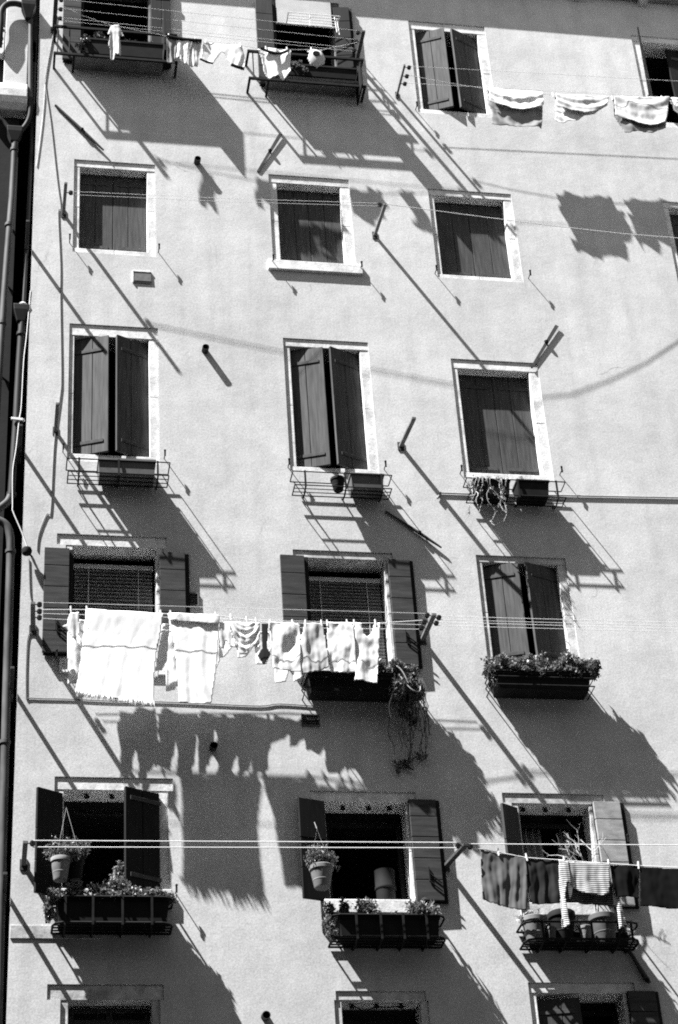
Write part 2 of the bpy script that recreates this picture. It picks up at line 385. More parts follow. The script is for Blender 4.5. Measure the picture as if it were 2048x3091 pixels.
# measured outlines in metres (x along the wall, z up)
D = {'vest': [(0.793, 12.753), (0.884, 12.773), (0.903, 12.579), (0.894, 12.481), (0.93, 12.37), (0.924, 12.314), (0.867, 12.416), (0.811, 12.462), (0.765, 12.549), (0.713, 12.588), (0.761, 12.622), (0.773, 12.704)],
 'towel_big': [(0.96, 12.817), (1.793, 12.791), (1.766, 12.609), (1.721, 12.349), (1.683, 11.997), (1.674, 11.668), (1.469, 11.69), (1.236, 11.718), (1.032, 11.751), (0.858, 11.785), (0.899, 12.067), (0.929, 12.418)],
 'towel_flap': [(0.963, 12.817), (1.791, 12.791), (1.766, 12.609), (1.726, 12.346), (1.443, 12.315), (1.221, 12.292), (1.0, 12.277), (0.983, 12.581)],
 'undershirt': [(1.792, 12.689), (1.859, 12.686), (1.848, 12.45), (1.825, 12.224), (1.768, 12.111), (1.698, 12.1), (1.728, 12.349), (1.773, 12.577)],
 'towel_two': [(1.839, 12.796), (2.401, 12.789), (2.388, 12.599), (2.369, 12.306), (2.33, 11.985), (2.283, 11.693), (2.128, 11.681), (1.942, 11.694), (1.927, 12.052), (1.898, 12.452), (1.851, 12.678)],
 'towel_two_flap': [(1.846, 12.796), (2.401, 12.789), (2.393, 12.673), (2.148, 12.681), (1.908, 12.696), (1.852, 12.707)],
 'blouse': [(2.393, 12.71), (2.52, 12.715), (2.534, 12.574), (2.566, 12.396), (2.498, 12.413), (2.465, 12.492), (2.436, 12.381), (2.384, 12.39)],
 'briefs': [(2.51, 12.714), (2.84, 12.716), (2.827, 12.385), (2.762, 12.422), (2.734, 12.461), (2.694, 12.321), (2.607, 12.318), (2.567, 12.416), (2.552, 12.495), (2.516, 12.574)],
 'sock': [(2.857, 12.707), (2.931, 12.709), (2.906, 12.407), (2.947, 12.329), (2.863, 12.184), (2.798, 12.304), (2.849, 12.405)],
 'cloth_a': [(2.932, 12.73), (3.202, 12.735), (3.281, 12.712), (3.271, 12.439), (3.269, 12.122), (3.147, 12.128), (2.957, 12.151), (2.955, 12.429)],
 'cloth_b': [(3.326, 12.734), (3.53, 12.731), (3.561, 12.489), (3.57, 12.19), (3.444, 12.137), (3.267, 12.092), (3.267, 12.439)],
 'cloth_c': [(3.576, 12.753), (3.87, 12.754), (3.878, 12.46), (3.874, 12.14), (3.724, 12.12), (3.576, 12.141), (3.564, 12.449)],
 'cloth_d': [(3.885, 12.764), (3.968, 12.747), (3.978, 12.625), (4.011, 12.586), (4.057, 12.618), (4.103, 12.752), (4.175, 12.765), (4.145, 12.469), (4.085, 11.999), (3.963, 12.015), (3.841, 12.041), (3.882, 12.26), (3.88, 12.5)],
 'lineA_sag': [(0.522, 12.808), (0.96, 12.815), (1.793, 12.794), (2.401, 12.792), (2.928, 12.723), (3.53, 12.735), (4.175, 12.765), (4.602, 12.698)],
 'shorts': [(1.926, 21.638), (2.149, 21.604), (2.395, 21.612), (2.386, 21.521), (2.339, 21.288), (2.335, 21.121), (2.211, 21.127), (2.192, 21.242), (2.169, 21.142), (2.114, 21.175), (2.081, 21.259), (2.039, 21.255), (2.024, 21.145), (1.927, 21.164), (1.931, 21.43)],
 'tee_white': [(2.416, 21.606), (2.669, 21.573), (2.929, 21.574), (2.97, 21.342), (2.942, 21.117), (2.772, 21.179), (2.692, 21.393), (2.65, 21.428), (2.529, 21.181), (2.36, 21.254), (2.392, 21.44)],
 'tee_shade': [(3.132, 21.547), (3.261, 21.58), (3.593, 21.572), (3.574, 21.435), (3.569, 21.185), (3.466, 21.006), (3.392, 21.059), (3.245, 21.026), (3.206, 21.145), (3.184, 21.392)],
 'peg_bag': [(3.8, 21.595), (3.859, 21.62), (3.868, 21.666), (3.885, 21.623), (4.014, 21.619), (3.983, 21.534), (4.034, 21.414), (4.015, 21.305), (3.909, 21.225), (3.821, 21.266), (3.788, 21.369), (3.821, 21.498)],
 'peg_bag_hole': [(3.859, 21.453), (3.905, 21.476), (3.949, 21.459), (3.946, 21.412), (3.9, 21.386), (3.86, 21.403)],
 'romper': [(1.189, 21.743), (1.3, 21.776), (1.363, 21.573), (1.331, 21.57), (1.307, 21.597), (1.321, 21.42), (1.328, 21.205), (1.28, 21.19), (1.259, 21.256), (1.232, 21.116), (1.194, 21.132), (1.184, 21.306), (1.156, 21.382), (1.183, 21.563), (1.148, 21.579)],
 'rag_a': [(6.28, 21.236), (6.64, 21.221), (6.928, 21.231), (7.039, 21.222), (7.007, 20.954), (6.965, 20.707), (6.925, 20.523), (6.772, 20.536), (6.53, 20.504), (6.243, 20.535), (6.275, 20.758), (6.245, 20.956)],
 'rag_b': [(7.209, 21.219), (7.964, 21.233), (7.929, 21.09), (7.721, 20.905), (7.559, 20.828), (7.423, 20.713), (7.267, 20.669), (7.133, 20.676), (7.179, 20.931)],
 'rag_c': [(8.037, 21.245), (8.843, 21.329), (8.755, 20.97), (8.682, 20.698), (8.464, 20.567), (8.301, 20.6), (8.082, 20.558), (8.057, 20.696), (7.99, 20.871)],
 'rag_d': [(8.857, 21.318), (9.2, 21.325), (9.134, 20.926), (8.977, 20.91), (8.869, 21.104)],
 'towel_grey': [(5.016, 10.048), (5.193, 10.012), (5.407, 9.985), (5.484, 9.955), (5.474, 9.683), (5.434, 9.393), (5.341, 9.393), (5.118, 9.442), (4.974, 9.5)],
 'blouse_dark': [(5.485, 9.963), (5.846, 9.937), (5.828, 9.717), (5.788, 9.47), (5.491, 9.457), (5.464, 9.594)],
 'shirt_stripe': [(5.824, 9.937), (6.026, 9.916), (6.369, 9.905), (6.347, 9.693), (6.319, 9.579), (6.247, 9.553), (6.04, 9.577), (5.932, 9.643), (5.873, 9.688), (5.845, 9.523), (5.858, 9.227), (5.774, 9.19), (5.794, 9.522), (5.808, 9.747)],
 'shirt_stripe_back': [(5.898, 9.785), (6.373, 9.775), (6.436, 9.549), (6.466, 9.252), (6.387, 9.203), (6.39, 9.429), (6.352, 9.474), (5.886, 9.514)],
 'shirt_dark': [(6.375, 9.893), (6.691, 9.886), (6.634, 9.53), (6.516, 9.544), (6.398, 9.535), (6.372, 9.663)],
 'trousers_black': [(6.689, 9.876), (7.392, 9.856), (7.318, 9.416), (6.936, 9.42), (6.633, 9.448)],
 'C_pul': [(5.351, 21.961), (5.296, 21.767), (5.246, 21.603)],
 'C_right': [(8.97, 21.543), (8.953, 21.437), (8.933, 21.31)],
 'E_right': [(4.625, -0.62, 18.791), (5.529, -0.56, 18.761), (6.207, -0.5, 18.763), (6.898, -0.43, 18.775), (7.833, -0.32, 18.822), (8.635, -0.22, 18.903)],
 'rod_w03': [(8.755, 21.757)],
 'rod_w03tip': [(8.491, 22.448)],
 'spA': [(0.509, 20.691), (0.855, 20.271), (1.135, 19.934)],
 'spB': [(4.44, 14.509), (4.807, 14.225), (5.054, 14.027)],
 'spC': [(3.134, 19.77), (3.305, 20.144), (3.462, 20.464)],
 'spD': [(6.457, 16.775), (6.687, 17.186), (6.862, 17.46)],
 'spE': [(6.605, 9.136), (6.744, 8.822), (6.766, 8.788)],
 'stubs': [(2.342, 19.886), (2.375, 16.791), (2.338, 11.426), (2.78, 8.483)],
 'vent_a': [(1.5, 17.962), (1.734, 17.747)],
 'vent_b': [(2.103, 13.311), (2.221, 13.147)],
 'vent_c': [(3.308, 11.823), (3.502, 11.683)],
 'lamp': [(0.32, 13.753)],
 'conduit': [(5.071, 14.726), (5.118, 14.812), (5.458, 14.814), (6.64, 14.852), (8.056, 14.892)],
 'cable_up': [(0.492, 22.346), (0.378, 21.305), (0.369, 21.064), (0.452, 20.405), (0.554, 19.391), (0.608, 18.919), (0.578, 18.826), (0.619, 17.994), (0.627, 17.499), (0.66, 16.306), (0.653, 15.985), (0.601, 15.386), (0.585, 14.926), (0.572, 14.329), (0.525, 14.285), (0.447, 14.019), (0.433, 13.803)],
 'cable_low': [(0.348, 13.685), (0.371, 13.25), (0.398, 13.085), (0.406, 12.771), (0.358, 12.647), (0.362, 11.985), (0.415, 11.939), (0.836, 11.938), (1.272, 11.927), (1.734, 11.932), (2.315, 11.922), (2.855, 11.911), (3.069, 11.943), (3.435, 11.927)],
 'cable_white': [(0.269, 17.545), (0.263, 17.43), (0.25, 17.089), (0.236, 16.798), (0.215, 16.448), (0.206, 15.803), (0.187, 15.592), (0.163, 15.176), (0.135, 14.868), (0.147, 14.409), (0.155, 14.312), (0.254, 14.055), (0.326, 13.843)],
 'ledge': [(0.268, 9.383), (1.19, 9.405), (1.191, 9.262), (0.335, 9.241)],
 'stops': [(1.828, 18.286), (0.725, 18.355), (3.259, 18.225), (0.697, 15.163), (1.864, 15.136), (3.315, 15.092), (4.385, 18.205), (5.352, 18.217), (6.584, 18.235), (4.465, 15.123), (5.383, 15.11), (6.617, 15.16), (5.338, 21.114), (0.67, 12.434), (1.918, 9.744), (6.747, 10.363)],
 'brk00': [(0.465, 22.096)],
 'brk00t': [(0.48, 22.195)],
 'pot40': [(0.659, 9.963), (0.831, 9.988), (0.704, 9.76), (0.814, 9.728), (0.647, 10.272), (1.006, 10.278)],
 'pot40b': [(0.835, 10.01), (0.941, 10.011), (0.932, 9.818)],
 'pot41': [(3.248, 9.896), (3.499, 9.929), (3.293, 9.688), (3.428, 9.677), (3.359, 10.348), (3.195, 9.98), (3.599, 10.082)],
 'pot41b': [(4.038, 10.095), (4.262, 10.11), (4.013, 9.739), (4.175, 9.741)],
 'rack20': [(0.733, 14.877), (1.902, 14.86), (0.75, 14.695), (1.873, 14.683), (1.091, 14.875), (1.733, 14.876), (1.092, 14.608), (1.731, 14.631)],
 'rack20up': [(0.869, 14.874), (1.318, 14.876), (1.76, 14.867)],
 'rack21': [(3.315, 14.846), (3.339, 14.656), (4.489, 14.847), (4.449, 14.662), (4.002, 14.837), (4.394, 14.842), (4.027, 14.625), (4.333, 14.641), (3.831, 14.736), (3.932, 14.741)],
 'rack22': [(5.381, 14.764), (6.584, 14.889), (5.401, 14.609), (6.507, 14.647), (6.001, 14.887), (6.383, 14.894), (6.02, 14.694), (6.338, 14.699), (5.487, 14.86), (5.908, 14.882), (5.508, 14.668), (5.887, 14.688)],
 'rack40': [(0.682, 9.559), (1.86, 9.581), (0.697, 9.284), (1.846, 9.324)],
 'rack41': [(3.467, 9.388), (4.645, 9.297), (3.388, 9.178), (4.546, 9.208)],
 'rack42': [(5.513, 9.388), (6.677, 9.284), (5.421, 9.151), (6.602, 9.172), (5.75, 9.553), (6.013, 9.556), (6.187, 9.437), (6.452, 9.454), (6.165, 9.17)],
 'curtain42': [(5.788, 10.72), (5.967, 10.731), (5.958, 10.4), (6.179, 10.759), (6.281, 10.769), (6.272, 10.388)],
 'twig42': [(6.227, 10.021), (6.223, 10.161), (6.206, 10.254), (6.133, 10.269), (6.279, 10.412), (6.19, 10.363)],
 'vine31': [(4.322, 12.296), (4.519, 12.302), (4.586, 12.025), (4.283, 12.016), (4.495, 11.786), (4.473, 11.302), (4.306, 11.184), (4.651, 11.344)],
 'w52bar': [(5.57, 8.668), (6.06, 8.679)],
 'pipeY': [(-0.079, 20.399), (0.018, 20.408), (-0.177, 20.285), (-0.024, 20.107), (0.173, 20.32), (0.059, 20.116)],
 'elbow1': [(-0.243, 21.965), (-0.242, 22.216), (-0.179, 22.363), (-0.075, 22.404), (0.022, 22.388)],
 'S_bend': [(0.133, 14.49), (0.067, 14.378), (0.019, 13.912), (-0.129, 14.078), (-0.134, 14.193), (0.011, 14.128), (0.121, 14.046), (0.15, 13.889), (0.171, 12.06), (0.165, 10.995), (0.15, 11.168), (0.169, 10.199), (0.215, 8.361)]}

# ------------------------------------------------------------------ ground
g = MB().add([(-600, -600, 0), (600, -600, 0), (600, 600, 0), (-600, 600, 0)], [(0, 1, 2, 3)]).build('ground', 'paving')
tag(g, 'grey stone paving of the street below the tall house', 'ground', kind='structure')

# ------------------------------------------------------------------ unseen houses added behind and beside the photographer to block sky light
def side_house(x0, x1, y0, y1, h, label):
    t = thing('sky_blocking_house', ((x0 + x1) / 2, (y0 + y1) / 2, 0), label, 'building')
    MB().box(x0, x1, y0, y1, 0, h).build('wall', 'opp', t)
    xm, ym = (x0 + x1) / 2, (y0 + y1) / 2
    a, b, c, d = (x0 - 0.4, y0 - 0.4, h + 0.002), (x1 + 0.4, y0 - 0.4, h + 0.002), (x1 + 0.4, y1 + 0.4, h + 0.002), (x0 - 0.4, y1 + 0.4, h + 0.002)
    if x1 - x0 > y1 - y0: r1, r2 = (x0 + 3, ym, h + 2.2), (x1 - 3, ym, h + 2.2); fs = [(3, 2, 1, 0), (0, 1, 5, 4), (1, 2, 5), (2, 3, 4, 5), (3, 0, 4)]
    else: r1, r2 = (xm, y0 + 3, h + 2.2), (xm, y1 - 3, h + 2.2); fs = [(3, 2, 1, 0), (0, 1, 4), (1, 2, 5, 4), (2, 3, 5), (3, 0, 4, 5)]
    MB().add([a, b, c, d, r1, r2], fs).build('roof', 'terracotta', t)
side_house(-30, 34, -36, -23, 23, 'added unseen house behind the photographer, blocking sky light')
side_house(-22, -10, -22.5, 5, 23.0, 'added unseen house at one side, blocking sky light')
side_house(22, 34, -22.5, 0, 22.0, 'added unseen house at the other side, blocking sky light')

# ------------------------------------------------------------------ the tall house
CX = 0.27           # its corner
house = thing('apartment_building', (5.6, 0.0, 0.0), 'tall pale plastered house front with rows of shuttered windows', 'building')

# opening: x0 x1 z0 z1 ; outer: stone surround ; lint: lintel x0 x1 z0 z1 ; sill: x0 x1 z0 z1 proud
WIN = {
 'a0': dict(o=(0.84, 1.74, 21.44, 23.10), j=0.05, lint=(0.72, 1.86, 23.10, 23.22), sill=(0.74, 1.90, 21.395, 21.44, 0.25), st='slab'),
 'a1': dict(o=(3.47, 4.29, 21.33, 22.98), j=0.05, lint=(3.36, 4.40, 22.98, 23.10), sill=(3.29, 4.52, 21.285, 21.33, 0.25), st='slab'),
 'a2': dict(o=(5.46, 6.36, 21.16, 22.72), out=(5.375, 6.475, 21.08, 22.87)),
 'a3': dict(o=(8.76, 9.60, 21.26, 22.84), out=(8.64, 9.72, 21.16, 22.95)),
 'b0': dict(o=(0.845, 1.695, 18.29, 19.66), out=(0.765, 1.80, 18.215, 19.775)),
 'b1': dict(o=(3.375, 4.21, 18.26, 19.62), out=(3.27, 4.33, 18.26, 19.75), sill=(3.20, 4.41, 18.11, 18.26, 0.04)),
 'b2': dict(o=(5.46, 6.40, 18.23, 19.585), out=(5.385, 6.51, 18.165, 19.69)),
 'b3': dict(o=(8.69, 9.60, 18.23, 19.65), out=(8.61, 9.70, 18.165, 19.75)),
 'c0': dict(o=(0.81, 1.70, 15.16, 16.905), out=(0.745, 1.81, 15.05, 17.075)),
 'c1': dict(o=(3.425, 4.29, 15.12, 16.915), out=(3.34, 4.40, 15.04, 17.035)),
 'c2': dict(o=(5.51, 6.415, 15.145, 16.715), out=(5.43, 6.535, 15.05, 16.855)),
 'd0': dict(o=(0.83, 1.76, 12.43, 13.90), j=0.08, lint=(0.65, 1.88, 13.90, 14.045), sill=(0.70, 1.94, 12.25, 12.43, 0.03)),
 'd1': dict(o=(3.46, 4.37, 12.43, 13.85), j=0.08, lint=(3.315, 4.475, 13.85, 13.95), sill=(3.36, 4.50, 12.25, 12.43, 0.03), st='oldstone'),
 'd2': dict(o=(5.535, 6.43, 12.52, 13.88), out=(5.46, 6.535, 12.44, 13.97), st='oldstone'),
 'e0': dict(o=(0.78, 1.755, 9.77, 10.885), j=0.10, lint=(0.68, 1.91, 10.885, 11.03), sill=(0.70, 1.88, 9.62, 9.77, 0.05)),
 'e1': dict(o=(3.51, 4.38, 9.68, 10.80), j=0.08, lint=(3.355, 4.495, 10.80, 10.92), sill=(3.43, 4.46, 9.53, 9.68, 0.05)),
 'e2': dict(o=(5.62, 6.40, 9.66, 10.815), j=0.08, lint=(5.445, 6.575, 10.815, 10.935), sill=(5.50, 6.50, 9.52, 9.66, 0.05), st='oldstone'),
 'f0': dict(o=(0.86, 1.67, 7.40, 8.625), j=0.08, lint=(0.65, 1.785, 8.625, 8.785), sill=(0.78, 1.75, 7.26, 7.40, 0.05), st='oldstone'),
 'f1': dict(o=(3.56, 4.36, 7.40, 8.625), j=0.08, lint=(3.50, 4.42, 8.625, 8.72), sill=(3.48, 4.44, 7.26, 7.40, 0.05), st='oldstone'),
 'f2': dict(o=(5.57, 6.48, 7.40, 8.70), j=0.08, lint=(5.49, 6.615, 8.70, 8.81), sill=(5.49, 6.56, 7.26, 7.40, 0.05)),
}
holes = []
for k, w in WIN.items():
    x0, x1, z0, z1 = w['o']
    if 'out' in w:
        holes.append(w['out'])
    else:
        j = w['j']
        holes.append((x0 - j, x1 + j, z0, z1)); holes.append(w['lint'])
    if 'sill' in w:
        holes.append(w['sill'][:4])
WX0, WX1, WZ0, WZ1, TH = CX, 12.0, 0.0, 23.66, 0.36
xs = sorted({round(v, 4) for h in holes for v in h[:2]} | {WX0, WX1} | {round(WX0 + 0.6 * i, 4) for i in range(20) if WX0 + 0.6 * i < WX1})
zs = sorted({round(v, 4) for h in holes for v in h[2:]} | {WZ0, WZ1} | {round(1.0 * i, 4) for i in range(1, 24)})
def in_hole(x, z):
    return any(h[0] < x < h[1] and h[2] < z < h[3] for h in holes)
solid = {}
for i in range(len(xs) - 1):
    for k in range(len(zs) - 1):
        solid[i, k] = not in_hole((xs[i] + xs[i + 1]) / 2, (zs[k] + zs[k + 1]) / 2)
wv = {}; wb = MB()
def wvert(i, k, back):
    key = (i, k, back)
    if key not in wv:
        wv[key] = len(wb.v); wb.v.append((xs[i], TH if back else 0.0, zs[k]))
    return wv[key]
for (i, k), s_ in solid.items():
    if not s_: continue
    wb.f.append((wvert(i, k, 0), wvert(i + 1, k, 0), wvert(i + 1, k + 1, 0), wvert(i, k + 1, 0)))
    for (di, dk, a, b) in ((-1, 0, (i, k + 1), (i, k)), (1, 0, (i + 1, k), (i + 1, k + 1)), (0, -1, (i, k), (i + 1, k)), (0, 1, (i + 1, k + 1), (i, k + 1))):
        if not solid.get((i + di, k + dk), False):
            wb.f.append((wvert(*b, 0), wvert(*a, 0), wvert(*a, 1), wvert(*b, 1)))
wall = wb.build('wall', 'wall', house)
# the side of the house towards the gap, and its inside
MB().box(CX, CX + 0.12, TH + 0.002, 9.0, 0, 23.6).build('side_wall', 'wall', house)
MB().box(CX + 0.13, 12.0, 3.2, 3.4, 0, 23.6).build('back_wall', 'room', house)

# eave: boards, gutter lip and rafter ends
ev = MB().box(CX - 0.05, 12.0, -0.19, 0.5, 23.662, 23.72).build('eave', 'roof', house)
MB().add([(CX - 0.05, -0.20, 23.722), (12, -0.20, 23.722), (12, 8, 26.5), (CX - 0.05, 8, 26.5), (CX - 0.05, -0.20, 23.78), (12, -0.20, 23.78), (12, 8, 26.56), (CX - 0.05, 8, 26.56)],
         [(3, 2, 1, 0), (4, 5, 6, 7), (0, 1, 5, 4), (1, 2, 6, 5), (2, 3, 7, 6), (3, 0, 4, 7)]).build('roof', 'terracotta', house)
for x in [0.9 + 1.0 * i for i in range(11)]:
    MB().box(x - 0.06, x + 0.06, -0.16, 0.0, 23.56, 23.66).build('rafter_end', 'stone', house, bevel=0.008)

rng = random.Random(5)
REC = 0.018
def surround(key):
    w = WIN[key]; x0, x1, z0, z1 = w['o']; st = w.get('st', 'stone')
    e = empty('window_surround', ((x0 + x1) / 2, 0, z0), house)
    D0, D1 = REC, 0.30
    def run(name, x0, x1, y0, z0, z1, n, vertical):
        # one stone, or a few butted stones with fine joints and slightly uneven faces
        for q in range(n):
            a, b = q / n, (q + 1) / n; jt = 0.0015; dy = rng.uniform(0, 0.003)
            if vertical:
                MB().box(x0, x1, y0 + dy, D1, z0 + (z1 - z0) * a + (jt if q else 0), z0 + (z1 - z0) * b - (jt if q < n - 1 else 0)).build(name, st, e, bevel=0.007)
            else:
                MB().box(x0 + (x1 - x0) * a + (jt if q else 0), x0 + (x1 - x0) * b - (jt if q < n - 1 else 0), y0 + dy, D1, z0, z1).build(name, st, e, bevel=0.007)
    if 'out' in w:
        X0, X1, Z0, Z1 = w['out']
        run('lintel', X0, X1, D0 - 0.005, z1, Z1, 1, False)
        if Z0 < z0 - 0.001:
            run('sill', X0, X1, D0 - 0.007, Z0, z0, 2, False)
            zb = z0
        else:
            zb = Z0
        jl, jr = X0, X1
    else:
        jl, jr = x0 - w['j'], x1 + w['j']; zb = z0
        l = w['lint']
        run('lintel', l[0], l[1], D0 - 0.005, l[2], l[3], 1, False)
    run('jamb', jl, x0, D0, zb + 0.001, z1 - 0.001, 2, True)
    run('jamb', x1, jr, D0, zb + 0.001, z1 - 0.001, 2, True)
    if 'sill' in w:
        s0, s1, s2, s3, pr = w['sill']
        MB().box(s0, s1, -pr, D1, s2, s3 - 0.001).build('sill', st, e, bevel=0.008)
    # the room behind: floor, ceiling and walls of a dark box
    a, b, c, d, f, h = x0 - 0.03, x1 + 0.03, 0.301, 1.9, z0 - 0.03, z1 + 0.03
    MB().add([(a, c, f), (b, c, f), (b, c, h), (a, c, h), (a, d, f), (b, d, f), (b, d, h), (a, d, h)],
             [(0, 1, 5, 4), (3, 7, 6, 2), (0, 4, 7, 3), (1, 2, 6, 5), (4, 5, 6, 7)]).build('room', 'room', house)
for k in WIN: surround(k)

# --- shutters
def frame_uv(hx, hy, sgn, ang):
    """unit vectors along a leaf (from its hinge) and outward from its face; ang = opened from shut"""
    u = Vector((sgn * math.cos(ang), -math.sin(ang), 0)); n = Vector((-sgn * math.sin(ang), -math.cos(ang), 0))
    return Vector((hx, hy, 0)), u, n

def leaf(hx, hy, z0, z1, width, sgn, ang, mat, label=None, vertical=2, horiz=None, straps=True, t=0.035, backlap=0.0, stay=False, jit=0.003):
    o, u, n = frame_uv(hx, hy, sgn, ang)
    e = empty('shutter', (hx, hy, z0), house)
    if label: e['label'] = label
    Zv = Vector((0, 0, 1))
    def slab(s0, s1, n0, n1, za, zb):
        return MB().obox(o + u * s0 + n * n0 + Zv * za, u * (s1 - s0), n * (n1 - n0), Zv * (zb - za))
    if horiz:
        hs = horiz; ztot = z1 - z0; za = z0
        for i, fr in enumerate(hs):
            zb = za + fr * ztot
            j = rng.uniform(0, jit)
            slab(0, width, j, t + j, za + 0.004, zb - 0.004).build('plank', mat, e, bevel=0.004)
            za = zb
        if backlap:
            lo, hi = (backlap, 0.0) if sgn > 0 else (0.0, backlap)
            slab(-lo, width + hi - (0.01 if hi == 0 else 0), t + 0.007, t + 0.037, z0 - 0.01, z1 + 0.005).build('folded_leaf', 'wood_dark', e, bevel=0.004)
    else:
        cuts = [0] + sorted(rng.uniform(0.46, 0.56) if vertical == 2 else (i + rng.uniform(-0.08, 0.08)) / vertical for i in range(1, vertical)) + [1]
        for i in range(vertical):
            j = rng.uniform(0, jit)
            slab(cuts[i] * width + 0.003, cuts[i + 1] * width - 0.003, j, t + j, z0 + 0.006, z1 - 0.008).build('plank', mat, e, bevel=0.004)
        # battens at the back hold the planks together
        for zz in (0.12, 0.85):
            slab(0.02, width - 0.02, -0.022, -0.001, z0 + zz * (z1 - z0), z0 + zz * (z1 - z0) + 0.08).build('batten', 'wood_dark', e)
    if straps:
        for zz in (0.085, 0.865):
            za = z0 + zz * (z1 - z0)
            slab(-0.01, width * 0.86, t + 0.004, t + 0.012, za, za + 0.045).build('strap_hinge', 'rust', e, bevel=0.002)
    if stay:
        c0 = o + u * (width * 0.5) - n * 0.012 + Zv * (z0 + (z1 - z0) * 0.32)
        q = MB().tube([c0, c0 + Zv * -0.16, c0 + Vector((0.13, 0, -0.27))], 0.008)
        q.tube([c0 + Zv * -0.07, c0 + Vector((0.13, 0, -0.18))], 0.008)
        q.build('stay_bar', 'iron', e)
    return e

def shut(key, mat, lab1=None, lab2=None):
    x0, x1, z0, z1 = WIN[key]['o']; w = (x1 - x0) / 2 - 0.003
    leaf(x0 + 0.002, 0.175, z0, z1, w, 1, 0.0, mat)
    leaf(x1 - 0.002, 0.175, z0, z1, w, -1, 0.0, mat)

def ajar(key, mat, a1, a2, w=None):
    x0, x1, z0, z1 = WIN[key]['o']; w = w or (x1 - x0) / 2 - 0.012
    leaf(x0 + 0.012, 0.135, z0 + 0.01, z1 - 0.01, w, 1, math.radians(a1), mat)
    leaf(x1 - 0.012, 0.135, z0 + 0.01, z1 - 0.01, w, -1, math.radians(a2), mat)

for k in ('b0', 'b1', 'b2', 'b3', 'c2'): shut(k, 'wood_mid')
ajar('a2', 'wood_mid', 24, 24); ajar('c0', 'wood_mid', 21, 24); ajar('c1', 'wood_mid', 20, 23); ajar('d2', 'wood_mid', 20, 22)
FL = (0.20, 0.21, 0.21, 0.205, 0.175)
PI = math.pi
# folded leaves laid back on the wall (angle nearly 180 degrees)
leaf(0.82, -0.075, 21.50, 23.12, 0.24, 1, PI * 0.995, 'wood_h', horiz=FL, straps=False, backlap=0.04)
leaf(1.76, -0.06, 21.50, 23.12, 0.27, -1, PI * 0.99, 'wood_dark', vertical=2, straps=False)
leaf(3.44, -0.075, 21.34, 22.97, 0.235, 1, PI * 0.995, 'wood', horiz=FL, straps=False, backlap=0.045)
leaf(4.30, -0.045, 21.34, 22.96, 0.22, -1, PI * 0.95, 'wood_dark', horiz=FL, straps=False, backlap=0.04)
leaf(0.79, -0.075, 12.47, 13.81, 0.275, 1, PI * 0.995, 'wood_h', horiz=FL, straps=False, backlap=0.05, stay=True)
leaf(1.79, -0.075, 12.47, 13.81, 0.285, -1, PI * 1.005, 'wood_h', horiz=FL, straps=False, backlap=0.05)
leaf(3.43, -0.075, 12.44, 13.83, 0.275, 1, PI * 0.995, 'wood_h', horiz=FL, straps=False, backlap=0.05)
leaf(4.40, -0.075, 12.44, 13.83, 0.25, -1, PI * 1.005, 'wood_h', horiz=FL, straps=False, backlap=0.05, stay=True)
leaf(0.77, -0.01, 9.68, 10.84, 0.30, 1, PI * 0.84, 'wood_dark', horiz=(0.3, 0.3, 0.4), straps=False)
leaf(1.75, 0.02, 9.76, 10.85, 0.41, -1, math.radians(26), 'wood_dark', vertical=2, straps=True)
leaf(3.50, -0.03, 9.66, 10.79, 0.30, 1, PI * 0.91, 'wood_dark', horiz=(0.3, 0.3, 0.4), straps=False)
leaf(4.40, -0.075, 9.66, 10.81, 0.29, -1, PI * 1.005, 'wood_h', horiz=FL, straps=False, backlap=0.05, stay=True)
leaf(5.60, -0.01, 9.62, 10.76, 0.23, 1, PI * 0.83, 'wood', horiz=(0.33, 0.3, 0.37), straps=False)
leaf(6.43, -0.075, 9.62, 10.82, 0.30, -1, PI * 1.005, 'wood_light', horiz=FL, straps=False, backlap=0.055)
leaf(6.51, -0.075, 7.42, 8.70, 0.29, -1, PI * 1.005, 'wood_h', horiz=FL, straps=False, backlap=0.05, stay=True)
# the pair at the right edge of the picture
leaf(9.58, 0.16, 21.28, 22.82, 0.42, -1, math.radians(4), 'wood_dark', vertical=2)

# --- blinds
def venetian(x0, x1, y, z0, z1, pitch, mat='blind'):
    e = empty('venetian_blind', ((x0 + x1) / 2, y, z0), house)
    MB().box(x0 - 0.01, x1 + 0.01, y - 0.03, y + 0.03, z1, z1 + 0.05).build('head_rail', 'cg' if False else 'blindwhite', e, bevel=0.003)
    sl = MB().add([(x0, -0.018, 0.010), (x1, -0.018, 0.010), (x1, 0.018, -0.010), (x0, 0.018, -0.010),
                   (x0, -0.018, 0.0125), (x1, -0.018, 0.0125), (x1, 0.018, -0.0075), (x0, 0.018, -0.0075)],
                  [(3, 2, 1, 0), (4, 5, 6, 7), (0, 1, 5, 4), (1, 2, 6, 5), (2, 3, 7, 6), (3, 0, 4, 7)]).mesh('slat')
    z = z1 - pitch * 0.7
    while z > z0:
        o = link('slat', sl, mat, e)
        attach(o, e, (0, y, z)); z -= pitch
    for t in (0.18, 0.82):
        xx = x0 + (x1 - x0) * t
        MB().tube([(xx, y - 0.02, z1), (xx, y - 0.02, z0)], 0.003, 5).build('blind_cord', 'rope', e)
venetian(0.86, 1.73, 0.215, 12.45, 13.72, 0.047)
venetian(3.49, 4.34, 0.215, 12.45, 13.66, 0.043)
bl = MB().box(3.50, 4.27, -0.045, -0.035, 22.56, 23.10)
bl.tube([(3.48, -0.04, 22.555), (4.29, -0.04, 22.555)], 0.018, 8)
bl.build('roller_blind', 'blindwhite', house)

